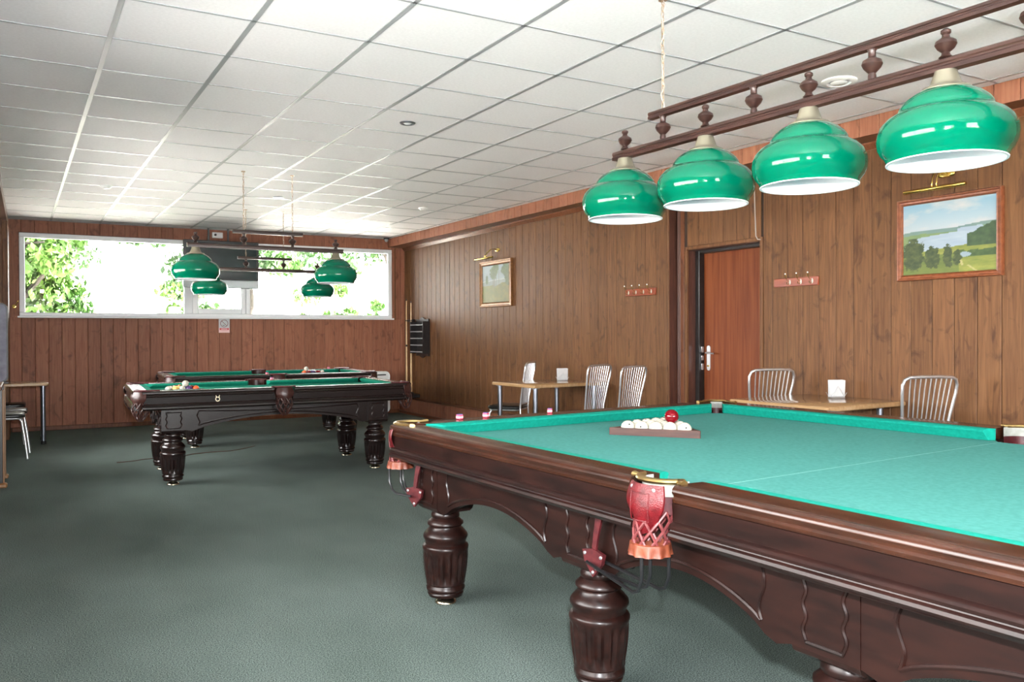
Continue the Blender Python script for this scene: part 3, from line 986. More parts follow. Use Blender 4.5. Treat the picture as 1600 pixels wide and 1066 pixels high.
BED = 0.795
br = 0.034
rc, rrz = (2.545, 2.945, BED), math.atan2(2.777 - 3.113, 2.673 - 2.414)
tri_rack('ball_rack', 'dark brown wooden triangle full of ivory balls on pale teal cloth', rc, rrz, 0.443, 0.036, 0.014, 'rack_wood')
bm = sphere_mesh('billiard_ball', br, 'ivory')
dm = MB().lathe([(0.0001, 0.0006), (.0042, .0003), (.0046, 0)], 12).mesh('number_dot', 'black_plastic')
spots = rack_spots(rc, rrz, br, 0.0148)
for x, y, row, i in spots:
    b = inst('billiard_ball', bm, None, (x, y, BED + br + .0003), (random.random() * 6, random.random() * 6, random.random() * 6))
    tag(b, 'ivory billiard ball lying in the wooden triangle on the teal cloth', 'ball', 'ivory balls in the triangle on the large table')
    for dvec in ((1, .3, .4), (-.6, -.8, .2), (.1, .9, -.7)):
        dv = Vector(dvec).normalized()
        dd = inst('number_dot', dm, b, dv * (br - .0001))
        dd.rotation_euler = dv.to_track_quat('Z', 'Y').to_euler()
# red ball resting on top of three
tri = [s for s in spots if (s[2], s[3]) in ((1, 2), (1, 3), (2, 2))]
tri = [s for s in spots if (s[2], s[3]) in ((0, 3), (1, 2), (1, 3))]
rx, ry = sum(s[0] for s in tri) / 3, sum(s[1] for s in tri) / 3
rb = inst('billiard_ball', sphere_mesh('billiard_ball', br, 'ball_red'), None, (rx, ry, BED + br + 2 * br * math.sqrt(2 / 3) + .0006))
tag(rb, 'shiny dark red billiard ball resting on top of the ivory balls', 'ball')

def pool_rack(t, lx, ly, rz_l, label, balls, top, grp, lab2, toplab):
    c = to_world(t, (lx, ly, 0.775))
    rz = t.rotation_euler[2] + rz_l
    tri_rack('ball_rack', label, c, rz, 0.367, 0.030, 0.010, 'black_plastic')
    pr = 0.0286
    sp = rack_spots(c, rz, pr, 0.0108)
    cache = {}
    for k, (x, y, row, i) in enumerate(sp):
        m_ = balls[k % len(balls)]
        if m_ not in cache:
            cache[m_] = sphere_mesh('pool_ball', pr, m_, 18, 10)
        b = inst('pool_ball', cache[m_], None, (x, y, c.z + pr + .0003))
        col = {'ivory': 'white', 'ball_yellow': 'yellow', 'ball_orange': 'orange', 'ball_purple': 'purple', 'ball_maroon': 'maroon', 'ball_blue': 'blue', 'ball_green': 'green', 'ball_black': 'black', 'ball_red': 'red'}[m_]
        tag(b, '%s pool ball lying in the black triangle %s' % (col, lab2), 'ball', grp)
    a = [s for s in sp if (s[2], s[3]) in top]
    x, y = sum(s[0] for s in a) / 3, sum(s[1] for s in a) / 3
    b = inst('pool_ball', cache['ivory'], None, (x, y, c.z + pr + 2 * pr * math.sqrt(2 / 3) + .0006))
    tag(b, toplab, 'ball')
pool_rack(pool2, 0.26, -0.80, R(90), 'black triangle rack of coloured balls on the pool table with the metal eight',
          ['ivory', 'ball_yellow', 'ivory', 'ball_purple', 'ball_orange', 'ivory', 'ball_yellow', 'ball_blue', 'ball_maroon', 'ivory', 'ball_green', 'ball_black', 'ball_red', 'ivory', 'ball_orange'],
          ((0, 2), (0, 3), (1, 2)), 'pool balls racked on the table with the metal eight', 'on the table with the metal eight', 'white cue ball on top of the rack nearest the metal eight')
pool_rack(pool3, 0.10, 0.56, R(90), 'black triangle rack of coloured balls on the pool table under the window',
          ['ball_orange', 'ball_maroon', 'ball_purple', 'ball_red', 'ivory', 'ivory', 'ball_blue', 'ivory', 'ball_maroon', 'ball_yellow', 'ball_green', 'ball_black', 'ball_red', 'ivory', 'ball_orange'],
          ((0, 0), (0, 1), (1, 0)), 'pool balls racked on the table under the window', 'on the table under the window', 'white cue ball on top of the rack under the window')

# chalk cubes
def chalk(p, rz, label):
    t = thing('chalk_cube', label, 'chalk', p, rz, 'chalk cubes left on table rails')
    MB().cbox(-.013, .013, -.013, .013, 0.0005, .023, .0015).build('paper_wrap', 'chalk_pink', t)
    MB().cbox(-.0133, .0133, -.0133, .0133, .007, .015, .001).build('paper_band', 'paper_white', t)
    MB().cbox(-.012, .012, -.012, .012, .0232, .026, .001).build('chalk_face', 'chalk_blue', t)
chalk((1.878, 3.662, 0.8525), R(20), 'pink wrapped chalk cube on the far rail of the large table nearest its corner pocket')
chalk((2.035, 3.669, 0.8525), R(35), 'pink wrapped chalk cube between two others on the far rail of the large table')
chalk((2.446, 3.688, 0.8525), R(50), 'pink wrapped chalk cube on the far rail of the large table nearest the ball rack')
c = to_world(pool2, (-0.58, 0.15, 0.82)); chalk(c, 0.3, 'pink chalk cube on the back rail of the pool table bearing the eight')
c = to_world(pool3, (-0.58, 0.93, 0.82)); chalk(c, 0.2, 'pink chalk cube at the end of the pool table under the window')
c = to_world(pool3, (0.60, -0.12, 0.82)); chalk(c, 0.6, 'pink chalk cube on the near rail of the pool table under the window')

# ------------------------------------------------------------------ hanging billiard lamps
SH = [(.178, 0), (.181, .004), (.182, .012), (.186, .020), (.198, .035), (.208, .056), (.2115, .080), (.209, .104), (.199, .128), (.180, .149), (.158, .162), (.147, .168), (.1435, .173), (.1435, .178),
      (.140, .186), (.130, .201), (.112, .217), (.092, .229), (.074, .236)]
sh_out = MB().lathe(SH, 48, cap=False).mesh('shade', 'lamp_green', True, 60)
sh_in = MB().lathe([(r_ - .004, z) for r_, z in SH[::-1]] + [(.178, -.0015), (.1815, -.001), (.182, .002)], 48, cap=False).mesh('shade_lining', 'lamp_white', True, 60)
cap_m = MB().lathe([(.078, .232), (.080, .236), (.074, .243), (.058, .248), (.052, .252), (.046, .262), (.036, .292), (.034, .300)], 28).mesh('shade_cap', 'nickel_cap')
fin_m = MB().lathe([(.014, 0), (.022, .004), (.014, .012), (.012, .020), (.026, .032), (.034, .046), (.032, .056), (.022, .064), (.013, .069), (.011, .078), (.016, .084), (.016, .092), (.008, .098)], 20).mesh('finial', 'lamp_wood')
ZLO = 0.300
def con_mesh(h):
    k = h
    return MB().lathe([(.014, 0), (.014, .12 * k), (.012, .2 * k), (.030, .38 * k), (.036, .5 * k), (.032, .62 * k), (.018, .70 * k), (.013, .74 * k), (.013, .92 * k), (.018, k)], 20).mesh('baluster', 'lamp_wood')
def bar_poly(w, h):
    return [(-w, 0), (w, 0), (w, h * .32), (w * .8, h * .42), (w * .8, h * .55), (w, h * .65), (w * .9, h * .9), (w * .6, h), (-w * .6, h), (-w * .9, h * .9), (-w, h * .65), (-w * .8, h * .55), (-w * .8, h * .42), (-w, h * .32)]
def chain(mb, x, z0, z1, lk=0.034):
    n = int((z1 - z0) / (lk * .78))
    st = (z1 - z0) / n
    for i in range(n):
        zc = z0 + st * (i + .5)
        pts = []
        for j in range(10):
            a = 2 * math.pi * j / 10
            p = .0065 * math.cos(a)
            pts.append((x + (p if i % 2 else 0), (0 if i % 2 else p), zc + lk * .5 * math.sin(a)))
        mb.tube(pts, .0018, 5, loop=True)
def hanging_lamp(name, label, loc, rz, shades, lo, up, cons, chains, gap=0.108):
    t = thing(name, label, 'lamp', loc, rz)
    lb, ub = 0.042, 0.034
    MB().prism(bar_poly(.019, lb), lambda p, q, a: (a, p, ZLO + q), lo[0], lo[1]).build('lower_bar', 'lamp_wood', t)
    zu = ZLO + lb + gap
    MB().prism(bar_poly(.016, ub), lambda p, q, a: (a, p, zu + q), up[0], up[1]).build('upper_bar', 'lamp_wood', t)
    cm = con_mesh(gap)
    for x in cons:
        inst('baluster', cm, t, (x, 0, ZLO + lb))
    for x in shades:
        s = inst('shade', sh_out, t, (x, 0, 0))
        inst('shade_lining', sh_in, s)
        inst('shade_cap', cap_m, s)
        inst('finial', fin_m, t, (x, 0, ZLO + lb))
    top = CEIL - loc[2]
    for x in chains:
        mb_ = MB()
        chain(mb_, x, zu + ub, top)
        mb_.build('chain', 'chain_brass', t)
        n = 24
        MB().tube([(x + .006 * math.sin(i * 1.7), .008 * math.cos(i * 1.1), zu + ub + (top - zu - ub) * i / n) for i in range(n + 1)], .0028, 6).build('power_cord', 'cable_white', t)
        MB().lathe([(.001, 0), (.012, -.001), (.02, -.006), (.02, -.012), (.001, -.012)], 14, c=(x, 0, top + .008)).build('ceiling_hook', 'chain_brass', t)
sp_ = 0.5266
xs = [(i - 2.5) * sp_ for i in range(6)]
cons = [(i - 2) * sp_ + 0.0 for i in range(5)]
hanging_lamp('billiard_lamp', 'long wooden lamp with a row of green glass shades over the large teal table', (2.594, 1.823, 1.849), math.atan2(-.9988, .0488),
             xs, (xs[0] - .075, xs[-1] + .075), (cons[0] - .085, cons[-1] + .085), cons, (cons[0] - .0, cons[-1]))
for loc, rz, lab in (((1.99, 7.90, 1.80), R(-2.5), 'short lamp with two green glass shades over the pool table bearing the eight'),
                     ((2.55, 10.30, 1.775), R(-3), 'short lamp with two green glass shades over the pool table under the window')):
    hanging_lamp('billiard_lamp', lab, loc, rz, (-.66, .66), (-.735, .735), (-.33, .33), (-.23, .23), (-.23, .23))

# ------------------------------------------------------------------ door
door = struct(MB().cbox(XN + 0.15, XN + 0.19, DY0 + 0.012, DY1 - 0.06, 0.006, DZ - 0.035, 0.003).build('door_1', 'door_wood'))
MB().box(XN + 0.0, XN + 0.22, DY1 - 0.006, DY1 - 0.0005, 0, DZ).build('jamb_board', 'dark_trim', door, smooth=False)
MB().box(XN + 0.0, XN + 0.22, DY0 + 0.0005, DY0 + 0.006, 0, DZ).build('jamb_board', 'dark_trim', door, smooth=False)
MB().box(XN + 0.0, XN + 0.22, DY0, DY1, DZ - 0.006, DZ - 0.0005).build('lintel_board', 'dark_trim', door, smooth=False)
MB().cbox(XN + 0.085, XN + 0.17, DY1 - 0.06, DY1 - 0.006, 0, DZ - 0.006, 0.004).build('frame_stile', 'black_wood', door)
MB().cbox(XN + 0.085, XN + 0.17, DY0 + 0.006, DY0 + 0.012, 0, DZ - 0.006, 0.002).build('frame_stile', 'black_wood', door)
MB().cbox(XN + 0.085, XN + 0.17, DY0 + 0.012, DY1 - 0.06, DZ - 0.035, DZ - 0.006, 0.004).build('frame_head', 'black_wood', door)
MB().box(XN + 0.19, XN + 0.21, DY0, DY1, 0, DZ).build('door_backing', 'black_wood', door, smooth=False)
for (y0, y1, z0, z1) in ((DY1 - .004, DY1 + .030, 0, DZ + .03), (DY0 - .030, DY0 + .004, 0, DZ + .03), (DY0 + .004, DY1 - .004, DZ - .004, DZ + .03)):
    MB().cbox(XN - 0.022, XN + 0.004, y0, y1, z0, z1, .004).build('casing', 'panel', door)
# handle plates, lever and strike plate
def plate(x, y, z0, z1, w, th, m, par):
    mb_ = MB()
    pts = []
    for i in range(9):
        a = math.pi * i / 8
        pts.append((y + w * math.cos(a), z1 - w + w * math.sin(a)))
    for i in range(9):
        a = math.pi + math.pi * i / 8
        pts.append((y + w * math.cos(a), z0 + w + w * math.sin(a)))
    mb_.sweep([[(x, p, q) for p, q in pts], [(x - th, p, q) for p, q in pts]])
    return mb_.build('handle_plate', m, par)
HY = DY1 - 0.125
hp = plate(XN + 0.15, HY, 0.93, 1.17, .022, .008, 'chrome', door)
MB().tube([(XN + .142, HY, 1.10), (XN + .105, HY, 1.10), (XN + .098, HY - .006, 1.10), (XN + .096, HY - .11, 1.095)], .008, 10).build('lever', 'chrome', hp)
MB().lathe([(.001, .012), (.008, .012), (.009, 0), (.001, 0)], 14).xf(Matrix.Translation((XN + .142, HY, .975)) @ Matrix.Rotation(R(-90), 4, 'Y')).build('key_cylinder', 'brass', hp)
for zz, hh in ((1.13, .028), (1.05, .022), (.965, .03)):
    MB().cbox(XN + .112, XN + .142, DY1 - .064, DY1 - .0595, zz - hh, zz + hh, .002).build('strike_plate', 'chrome', door)

# white cable down to the door head
pts = [(sof_x(4.9) - .006, 4.99, CEIL - .01), (sof_x(4.9) - .006, 4.99, SZ - .004), (5.30, 4.96, SZ - .008), (XN - .02, 4.945, SZ - .06), (XN - .02, 4.935, 2.35), (XN - .02, 4.925, DZ + .045), (XN - .026, 4.90, DZ + .012), (XN - .03, 4.868, DZ + .005)]
tag(MB().tube(pts, .0055, 8).build('cable', 'cable_white'), 'thin white cable running down the panelling to the top of the door', 'cable')

# ------------------------------------------------------------------ pictures and brass picture lights
def lerp(a, b, t):
    t = max(0.0, min(1.0, t))
    return tuple(x + (y - x) * t for x, y in zip(a, b))
def hsh(x, y):
    v = math.sin(x * 127.1 + y * 311.7) * 43758.5453
    return v - math.floor(v)
def vn(x, y):
    xi, yi = math.floor(x), math.floor(y)
    fx, fy = x - xi, y - yi
    fx, fy = fx * fx * (3 - 2 * fx), fy * fy * (3 - 2 * fy)
    return (hsh(xi, yi) * (1 - fx) + hsh(xi + 1, yi) * fx) * (1 - fy) + (hsh(xi, yi + 1) * (1 - fx) + hsh(xi + 1, yi + 1) * fx) * fy
def fbm(x, y):
    return .5 * vn(x, y) + .27 * vn(2.1 * x + 5, 2.1 * y) + .15 * vn(4.3 * x, 4.3 * y + 9) + .08 * vn(9 * x, 9 * y)
def C(r, g, b):
    return (r / 255., g / 255., b / 255.)
def blob(u, v, cx, cy, rx, ry, k=.5, sc=18):
    d = ((u - cx) / rx) ** 2 + ((v - cy) / ry) ** 2
    return d + (fbm(u * sc, v * sc) - .5) * k * 2 < 1
def paint_river(u, v):
    """u 0..1 left to right, v 0..1 bottom to top"""
    n = fbm(u * 6, v * 6)
    c = lerp(C(214, 226, 232), C(158, 204, 226), (v - .62) / .38)
    cl = fbm(u * 3.2 + 3, v * 6.5)
    c = lerp(c, C(240, 232, 224), max(0, (cl - .43) * 4) * (1 - abs(v - .78) * 2.2))
    hill = .60 + .05 * u + .012 * math.sin(u * 9)
    if v < hill:
        c = lerp(C(120, 156, 152), C(150, 176, 160), n)
        if v < hill - .05:
            c = lerp(C(104, 142, 96), C(160, 180, 116), n * 1.2)
    # river
    top = .50 + .10 * u + (.04 if u > .6 else 0) * (1 - (u - .6))
    bot = .30 + .10 * u
    if bot < v < top and u > .10 - (v - .3) * .2 and u < .93 - abs(v - .55) * 1.2:
        c = lerp(C(150, 178, 206), C(212, 224, 234), fbm(u * 4, v * 22) * .8 + .25)
    if v < bot:
        c = lerp(C(120, 140, 56), C(186, 184, 84), fbm(u * 9, v * 26))
        if v < .26 and u < .62:
            c = lerp(c, C(86, 112, 52), .45)
    if u > .70 and .34 < v < .50 + .16 * (u - .7) / .3 + (fbm(u * 24, v * 20) - .5) * .05:
        c = lerp(C(48, 78, 52), C(92, 122, 72), fbm(u * 22, v * 22))
    if .62 < u and .20 < v < .29 + (fbm(u * 20, 3) - .5) * .06:
        c = lerp(C(58, 88, 46), C(100, 128, 66), fbm(u * 22, v * 22))
    if blob(u, v, .68, .235, .07, .035, .4, 20):
        c = C(168, 190, 206)
    for cx, cy, rx, ry in ((.12, .27, .115, .24), (.33, .22, .085, .15), (.50, .22, .05, .17), (.60, .20, .05, .10)):
        if blob(u, v, cx, cy, rx, ry, .75, 26):
            c = lerp(C(40, 62, 34), C(112, 124, 64), fbm(u * 30, v * 30) * 1.1 - .05)
    pu = .66 + .05 * math.sin(v * 30)
    if v < .16 and abs(u - (.64 + (.16 - v) * 1.0 * (1 if v < .09 else .2))) < .012:
        c = C(206, 196, 130)
    return c
def paint_pines(u, v):
    n = fbm(u * 8, v * 8)
    c = lerp(C(196, 206, 206), C(172, 190, 196), v)
    if v < .60:
        c = lerp(C(150, 166, 150), C(188, 196, 190), n)
    if abs(v - .57 - .05 * u) < .012:
        c = C(226, 230, 226)
    if v < .46 + .1 * (n - .5):
        c = lerp(C(120, 128, 66), C(176, 166, 84), fbm(u * 12, v * 12))
    if u > .45 and v < .42 + .25 * (u - .45) + .1 * (n - .5):
        c = lerp(C(104, 112, 52), C(170, 156, 70), fbm(u * 14, v * 14))
    for cx, w in ((.40, .010), (.45, .012), (.52, .009), (.62, .009)):
        if abs(u - cx) < w and .40 < v < .85:
            c = C(140, 132, 112)
    for cx, cy, rx, ry in ((.42, .80, .15, .16), (.50, .93, .12, .10), (.86, .86, .16, .18), (.95, .66, .12, .22), (.17, .62, .05, .14)):
        if blob(u, v, cx, cy, rx, ry, .8, 16):
            c = lerp(C(74, 96, 60), C(136, 150, 96), fbm(u * 24, v * 24))
    return c
def painting(name, label, x, y0, y1, z0, z1, paint, frame_m, fw, lam):
    """hangs on a wall facing -x; y0 > y1 (left edge is farther)"""
    w, h = y0 - y1, z1 - z0
    t = thing(name, label, 'painting', (x - .012, (y0 + y1) / 2, z0))
    prof = [(0, 0), (0, .030), (fw * .12, .038), (fw * .3, .036), (fw * .42, .026), (fw * .7, .024), (fw * .86, .030), (fw, .020), (fw, 0)]
    # mitred frame bars; a = inward distance, d = depth towards the room
    def bar(p, q, n):
        p, q, n = Vector(p), Vector(q), Vector(n)
        e = (q - p).normalized()
        return MB().sweep([[(-d, *(p + n * a + e * a)) for a, d in prof], [(-d, *(q + n * a - e * a)) for a, d in prof]])
    A, B, Cc, D = (w / 2, 0), (-w / 2, 0), (-w / 2, h), (w / 2, h)
    for p, q, n in ((A, B, (0, 1)), (B, Cc, (1, 0)), (Cc, D, (0, -1)), (D, A, (-1, 0))):
        bar(p, q, n).build('frame_bar', frame_m, t)
    nx, nz = 130, int(130 * (h - 2 * fw) / (w - 2 * fw))
    V, F = [], []
    for j in range(nz + 1):
        for i in range(nx + 1):
            V.append((-.017, w / 2 - fw - (w - 2 * fw) * i / nx, fw + (h - 2 * fw) * j / nz))
    for j in range(nz):
        for i in range(nx):
            a = j * (nx + 1) + i
            F.append((a, a + 1, a + nx + 2, a + nx + 1))
    cv = MB().add(V, F).build('canvas', 'canvas_paint', t, smooth=False)
    ca = cv.data.color_attributes.new('paint', 'FLOAT_COLOR', 'POINT')
    buf = []
    for j in range(nz + 1):
        for i in range(nx + 1):
            buf += [0.52 * q for q in lin(paint(i / nx, j / nz))] + [1.0]
    ca.data.foreach_set('color', buf)
    # picture light
    ly0, ly1, lz, ry, rz_ = lam
    t2 = thing('picture_light', 'brass picture light over the ' + name.replace('_', ' '), 'wall light', (x - .012, ry, rz_))
    L = (ly0 - ly1) / 2
    oc = (ly0 + ly1) / 2 - ry
    dz = lz - rz_
    ov = []
    for i in range(20):
        a = 2 * math.pi * i / 20
        ov.append((.062 * math.copysign(abs(math.cos(a)) ** .7, math.cos(a)), .024 * math.sin(a)))
    ro = MB().sweep([[(0, p, q) for p, q in ov], [(-.010, p, q) for p, q in ov], [(-.016, p * .8, q * .75) for p, q in ov]]).build('wall_plate', 'brass', t2)
    for s in (-.016, .016):
        MB().tube([(-.012, s, 0), (-.06, s, .012), (-.105, s, .004), (-.13, s + oc * .4, dz * .4), (-.135, s + oc * .6, dz * .8), (-.13, s + oc * .7, dz + .012)], .0042, 8).build('curved_arm', 'brass', t2)
    MB().lathe([(.001, -L), (.012, -L), (.0145, -L + .006), (.0145, L - .006), (.012, L), (.001, L)], 18).xf(Matrix.Translation((-.125, oc, dz)) @ Matrix.Rotation(R(90), 4, 'X')).build('lamp_tube', 'brass', t2)
painting('river_landscape_painting', 'framed painting of a wide river bend with dark trees in the foreground', XN, 3.585, 2.85, 1.655, 2.232, paint_river, 'frame_wood', .042, (3.47, 3.03, 2.268, 3.235, 2.375))
painting('pine_forest_painting', 'small framed painting of pines above yellow undergrowth', XR, 9.70, 8.86, 1.646, 2.262, paint_pines, 'frame_gold', .062, (9.66, 9.17, 2.292, 9.25, 2.395))

# ------------------------------------------------------------------ coat hook rails
def hook_rail(label, x, y0, y1, z0, z1, n, first):
    w = y0 - y1
    t = thing('coat_hook_rail', label, 'coat hooks', (x - .0125, (y0 + y1) / 2, z0))
    MB().cbox(-.018, 0, -w / 2, w / 2, 0, z1 - z0, .004).build('back_board', 'hook_wood', t)
    zc = (z1 - z0) / 2
    for i in range(n):
        if i < first:
            continue
        y = w / 2 - w * (i + .5) / n
        hk = MB().lathe([(.001, .004), (.007, .003), (.010, 0), (.001, 0)], 16).xf(Matrix.Translation((-.018, y, zc)) @ Matrix.Diagonal((1, 1, 2.1, 1)) @ Matrix.Rotation(R(-90), 4, 'Y')).build('hook_plate', 'ivory', t)
        MB().tube([(-.022, y, zc + .004), (-.045, y, zc + .01), (-.066, y, zc + .035), (-.072, y, zc + .062)], .0028, 6).build('upper_hook', 'brass', hk)
        MB().lathe([(.001, -.007), (.006, -.003), (.006, .003), (.001, .007)], 10, c=(-.073, y, zc + .066)).build('hook_knob', 'chrome', hk)
        MB().tube([(-.022, y, zc - .008), (-.040, y, zc - .022), (-.052, y, zc - .014), (-.055, y, zc)], .0028, 6).build('lower_hook', 'brass', hk)
hook_rail('orange wooden coat rail with four hooks on the panelling left of the door recess', XR, 6.58, 6.11, 1.668, 1.742, 4, 0)
hook_rail('orange wooden coat rail with three hooks left on the panelling beside the door', XN, 4.72, 4.275, 1.670, 1.742, 4, 1)

# ------------------------------------------------------------------ cue stand and ball shelf
ct = thing('cue_rack', 'black two-piece wall rack holding two pale cues beside the ball shelf', 'cue rack', (XR - .012, 11.93, 0.262))
MB().cbox(-.11, 0, -.20, .20, .02, .075, .008).build('base_tray', 'black_wood', ct)
MB().cbox(-.12, -.105, -.20, .20, .02, .11, .004).build('tray_lip', 'black_wood', ct)
MB().cbox(-.055, 0, -.02, .22, 1.225, 1.265, .006).build('holder_bar', 'black_wood', ct)
for y in (.16, -.02):
    MB().lathe([(.021, -.007), (.025, -.007), (.025, .007), (.021, .007), (.021, -.007)], 16, c=(-.075, y, 1.245), cap=False).build('holder_ring', 'black_wood', ct)
for y, h, lab in ((12.09, 1.52, 'pale wooden cue leaning in the wall rack nearer the window wall'), (11.91, 1.48, 'pale wooden cue standing in the wall rack beside the ball shelf')):
    q = thing('billiard_cue', lab, 'cue', (XR - .087, y, 0.338))
    MB().lathe([(.014, 0), (.0155, .01), (.0152, .3), (.0125, .75)], 14).build('butt', 'cue_wood', q)
    MB().lathe([(.0127, .75), (.0131, .755), (.0131, .775), (.0125, .78)], 14).build('joint_ring', 'black_plastic', q)
    MB().lathe([(.0124, .78), (.0095, 1.15), (.0072, h - .03)], 14).build('shaft', 'cue_wood', q)
    MB().lathe([(.0073, h - .03), (.0073, h - .01), (.0065, h - .002), (.001, h)], 12).build('tip', 'black_plastic', q)
bs = thing('ball_shelf', 'black wooden wall cabinet with open ball shelves beside the cues', 'shelf', (XR - .012, 11.60, 0.985))
SW, SD, SHh = .235, .125, .50
def scallop(z, up):
    pts = [(-SW, z)]
    for i in range(13):
        u = i / 12
        y = -SW + 2 * SW * u
        pts.append((y, z + up * (.025 + .03 * math.sin(math.pi * u) + .014 * math.cos(4 * math.pi * u))))
    pts.append((SW, z))
    return pts
for s in (-1, 1):
    MB().cbox(-SD, 0, s * SW - .009, s * SW + .009, 0.0, SHh, .003).build('side_board', 'black_wood', bs)
MB().box(-.012, -.0005, -SW, SW, 0, SHh).build('back_board', 'black_wood', bs, smooth=False)
for i in range(5):
    sh_ = MB().cbox(-SD + .004, -.012, -SW + .009, SW - .009, .02 + i * .105, .032 + i * .105, .002).build('shelf_board', 'black_wood', bs)
    MB().cbox(-SD - .002, -SD + .004, -SW + .009, SW - .009, .018 + i * .105, .036 + i * .105, .001).build('metal_edge', 'tv_silver', sh_)
for z, up in ((SHh, 1), (0, -1)):
    pl_ = scallop(z, up)
    MB().sweep([[(-SD * .2, p, q) for p, q in pl_], [(-.002, p, q) for p, q in pl_]]).build('scalloped_crest', 'black_wood', bs, smooth=False)

# ------------------------------------------------------------------ cafe tables, chairs, napkins
def rrect(hx, hy, r_, n=5):
    pts = []
    for cx, cy, a0 in ((hx - r_, hy - r_, 0), (-hx + r_, hy - r_, 90), (-hx + r_, -hy + r_, 180), (hx - r_, -hy + r_, 270)):
        for i in range(n + 1):
            a = R(a0 + 90 * i / n)
            pts.append((cx + r_ * math.cos(a), cy + r_ * math.sin(a)))
    return pts
def cafe_table(label, loc, rz, hx, hy, H, legr=.024, top='beech', inset=.07):
    t = thing('cafe_table', label, 'table', loc, rz)
    p = rrect(hx, hy, .03)
    k = lambda d: [(x * (1 - d / hx), y * (1 - d / hy)) for x, y in p]
    MB().sweep([[(x, y, H - .034) for x, y in k(.006)], [(x, y, H - .028) for x, y in p], [(x, y, H - .007) for x, y in p], [(x, y, H) for x, y in k(.007)]]).build('table_top', top, t)
    for sx in (-1, 1):
        for sy in (-1, 1):
            x, y = sx * (hx - inset), sy * (hy - inset)
            lg = MB().lathe([(legr, .03), (legr, H - .036)], 18, c=(x, y, 0)).build('leg', 'steel_leg', t)
            MB().lathe([(legr + .004, 0.0005), (legr + .005, .012), (legr + .003, .036), (legr, .04)], 18, c=(x, y, 0)).build('foot_cap', 'black_rubber', lg)
            MB().lathe([(legr + .02, H - .042), (legr + .02, H - .035)], 18, c=(x, y, 0)).build('leg_flange', 'steel_leg', lg)
    return t
cafe_table('light wood cafe table on the far side of the door recess with napkins on it', (4.775, 7.26, 0), R(3), .455, .40, .77)
cafe_table('light wood cafe table under the river landscape painting with napkins on it', (4.94, 3.93, 0), R(1), .45, .43, .795, inset=.13)
cafe_table('narrow light wood table by the corner pier holding a grey screen', (-.24, 11.28, 0), R(0), .44, .30, .727, inset=.06)

def make_chair():
    t = thing('chrome_chair', 'chrome tube chair', 'chair')
    # padded seat
    p = rrect(.20, .195, .07, 6)
    k = lambda s: [(x * s, y * s) for x, y in p]
    MB().sweep([[(x, y, .432) for x, y in k(.93)], [(x, y, .438) for x, y in k(1)], [(x, y, .455) for x, y in k(1.01)], [(x, y, .470) for x, y in k(.95)], [(x, y, .478) for x, y in k(.8)], [(x, y, .481) for x, y in k(.4)]]).build('seat', 'black_seat', t, angle=70)
    MB().tube([(x * .9, y * .9, .424) for x, y in p], .009, 8, loop=True).build('seat_frame', 'chrome', t)
    # back loop runs into the rear legs
    def side(s):
        return [(s * .185, -.235, .001), (s * .165, -.205, .25), (s * .150, -.195, .44), (s * .152, -.205, .55), (s * .170, -.235, .72), (s * .190, -.262, .86)]
    top = [(.192, -.270, .91), (.180, -.276, .943), (.150, -.280, .958), (.06, -.286, .962)]
    loop = side(1)[3:] + top + [(-x, y, z) for x, y, z in top[::-1]] + side(-1)[3:][::-1]
    MB().tube([(.150, -.195, .44)] + loop + [(-.150, -.195, .44)], .0105, 10).build('back_loop', 'chrome', t)
    for s in (-1, 1):
        MB().tube(side(s)[:3], .0105, 10).build('leg', 'chrome', t)
        MB().tube([(s * .19, .215, .001), (s * .175, .190, .22), (s * .160, .165, .39), (s * .150, .14, .424)], .0105, 10).build('leg', 'chrome', t)
    MB().tube([(-.15, -.197, .49), (.15, -.197, .49)], .007, 8).build('back_crossbar', 'chrome', t)
    n = 9
    for i in range(n):
        u = -1 + 2 * i / (n - 1)
        MB().tube([(u * .115, -.197, .49), (u * .118, -.207, .56), (u * .128, -.236, .72), (u * .140, -.266, .88), (u * .145, -.284, .958)], .0042, 6).build('back_rod', 'chrome', t)
    MB().tube([(-.168, -.206, .24), (.168, -.206, .24)], .006, 8).build('stretcher', 'chrome', t)
    MB().tube([(-.176, .193, .20), (.176, .193, .20)], .006, 8).build('stretcher', 'chrome', t)
    return t
proto = make_chair()
CH = [((4.74, 8.02), 41, 1.0, 'chrome chair turned away at the far side of the table beyond the door recess'),
      ((4.865, 6.80), 16, 1.008, 'chrome chair drawn up to the table beyond the door recess'),
      ((4.945, 6.345), 13, 1.008, 'chrome chair standing right behind another beside the door recess'),
      ((5.165, 4.73), -17, 1.036, 'chrome chair between the door and the table under the river painting'),
      ((5.165, 3.395), -21, 1.036, 'chrome chair under the river painting at the table edge'),
      ((-.235, 9.98), -90, 1.0, 'chrome chair with black seat nearest the brown high table'),
      ((-.215, 10.47), -90, 1.0, 'chrome chair with black seat next to the narrow screen table'),
      ]
for i, ((x, y), a, sc, lab) in enumerate(CH):
    c = proto if i == 0 else copy_tree(proto)
    c.location = (x, y, 0)
    c.rotation_euler = (0, 0, R(a))
    c.scale = (sc, sc, sc)
    tag(c, lab, 'chair', 'chrome chairs round the cafe tables')

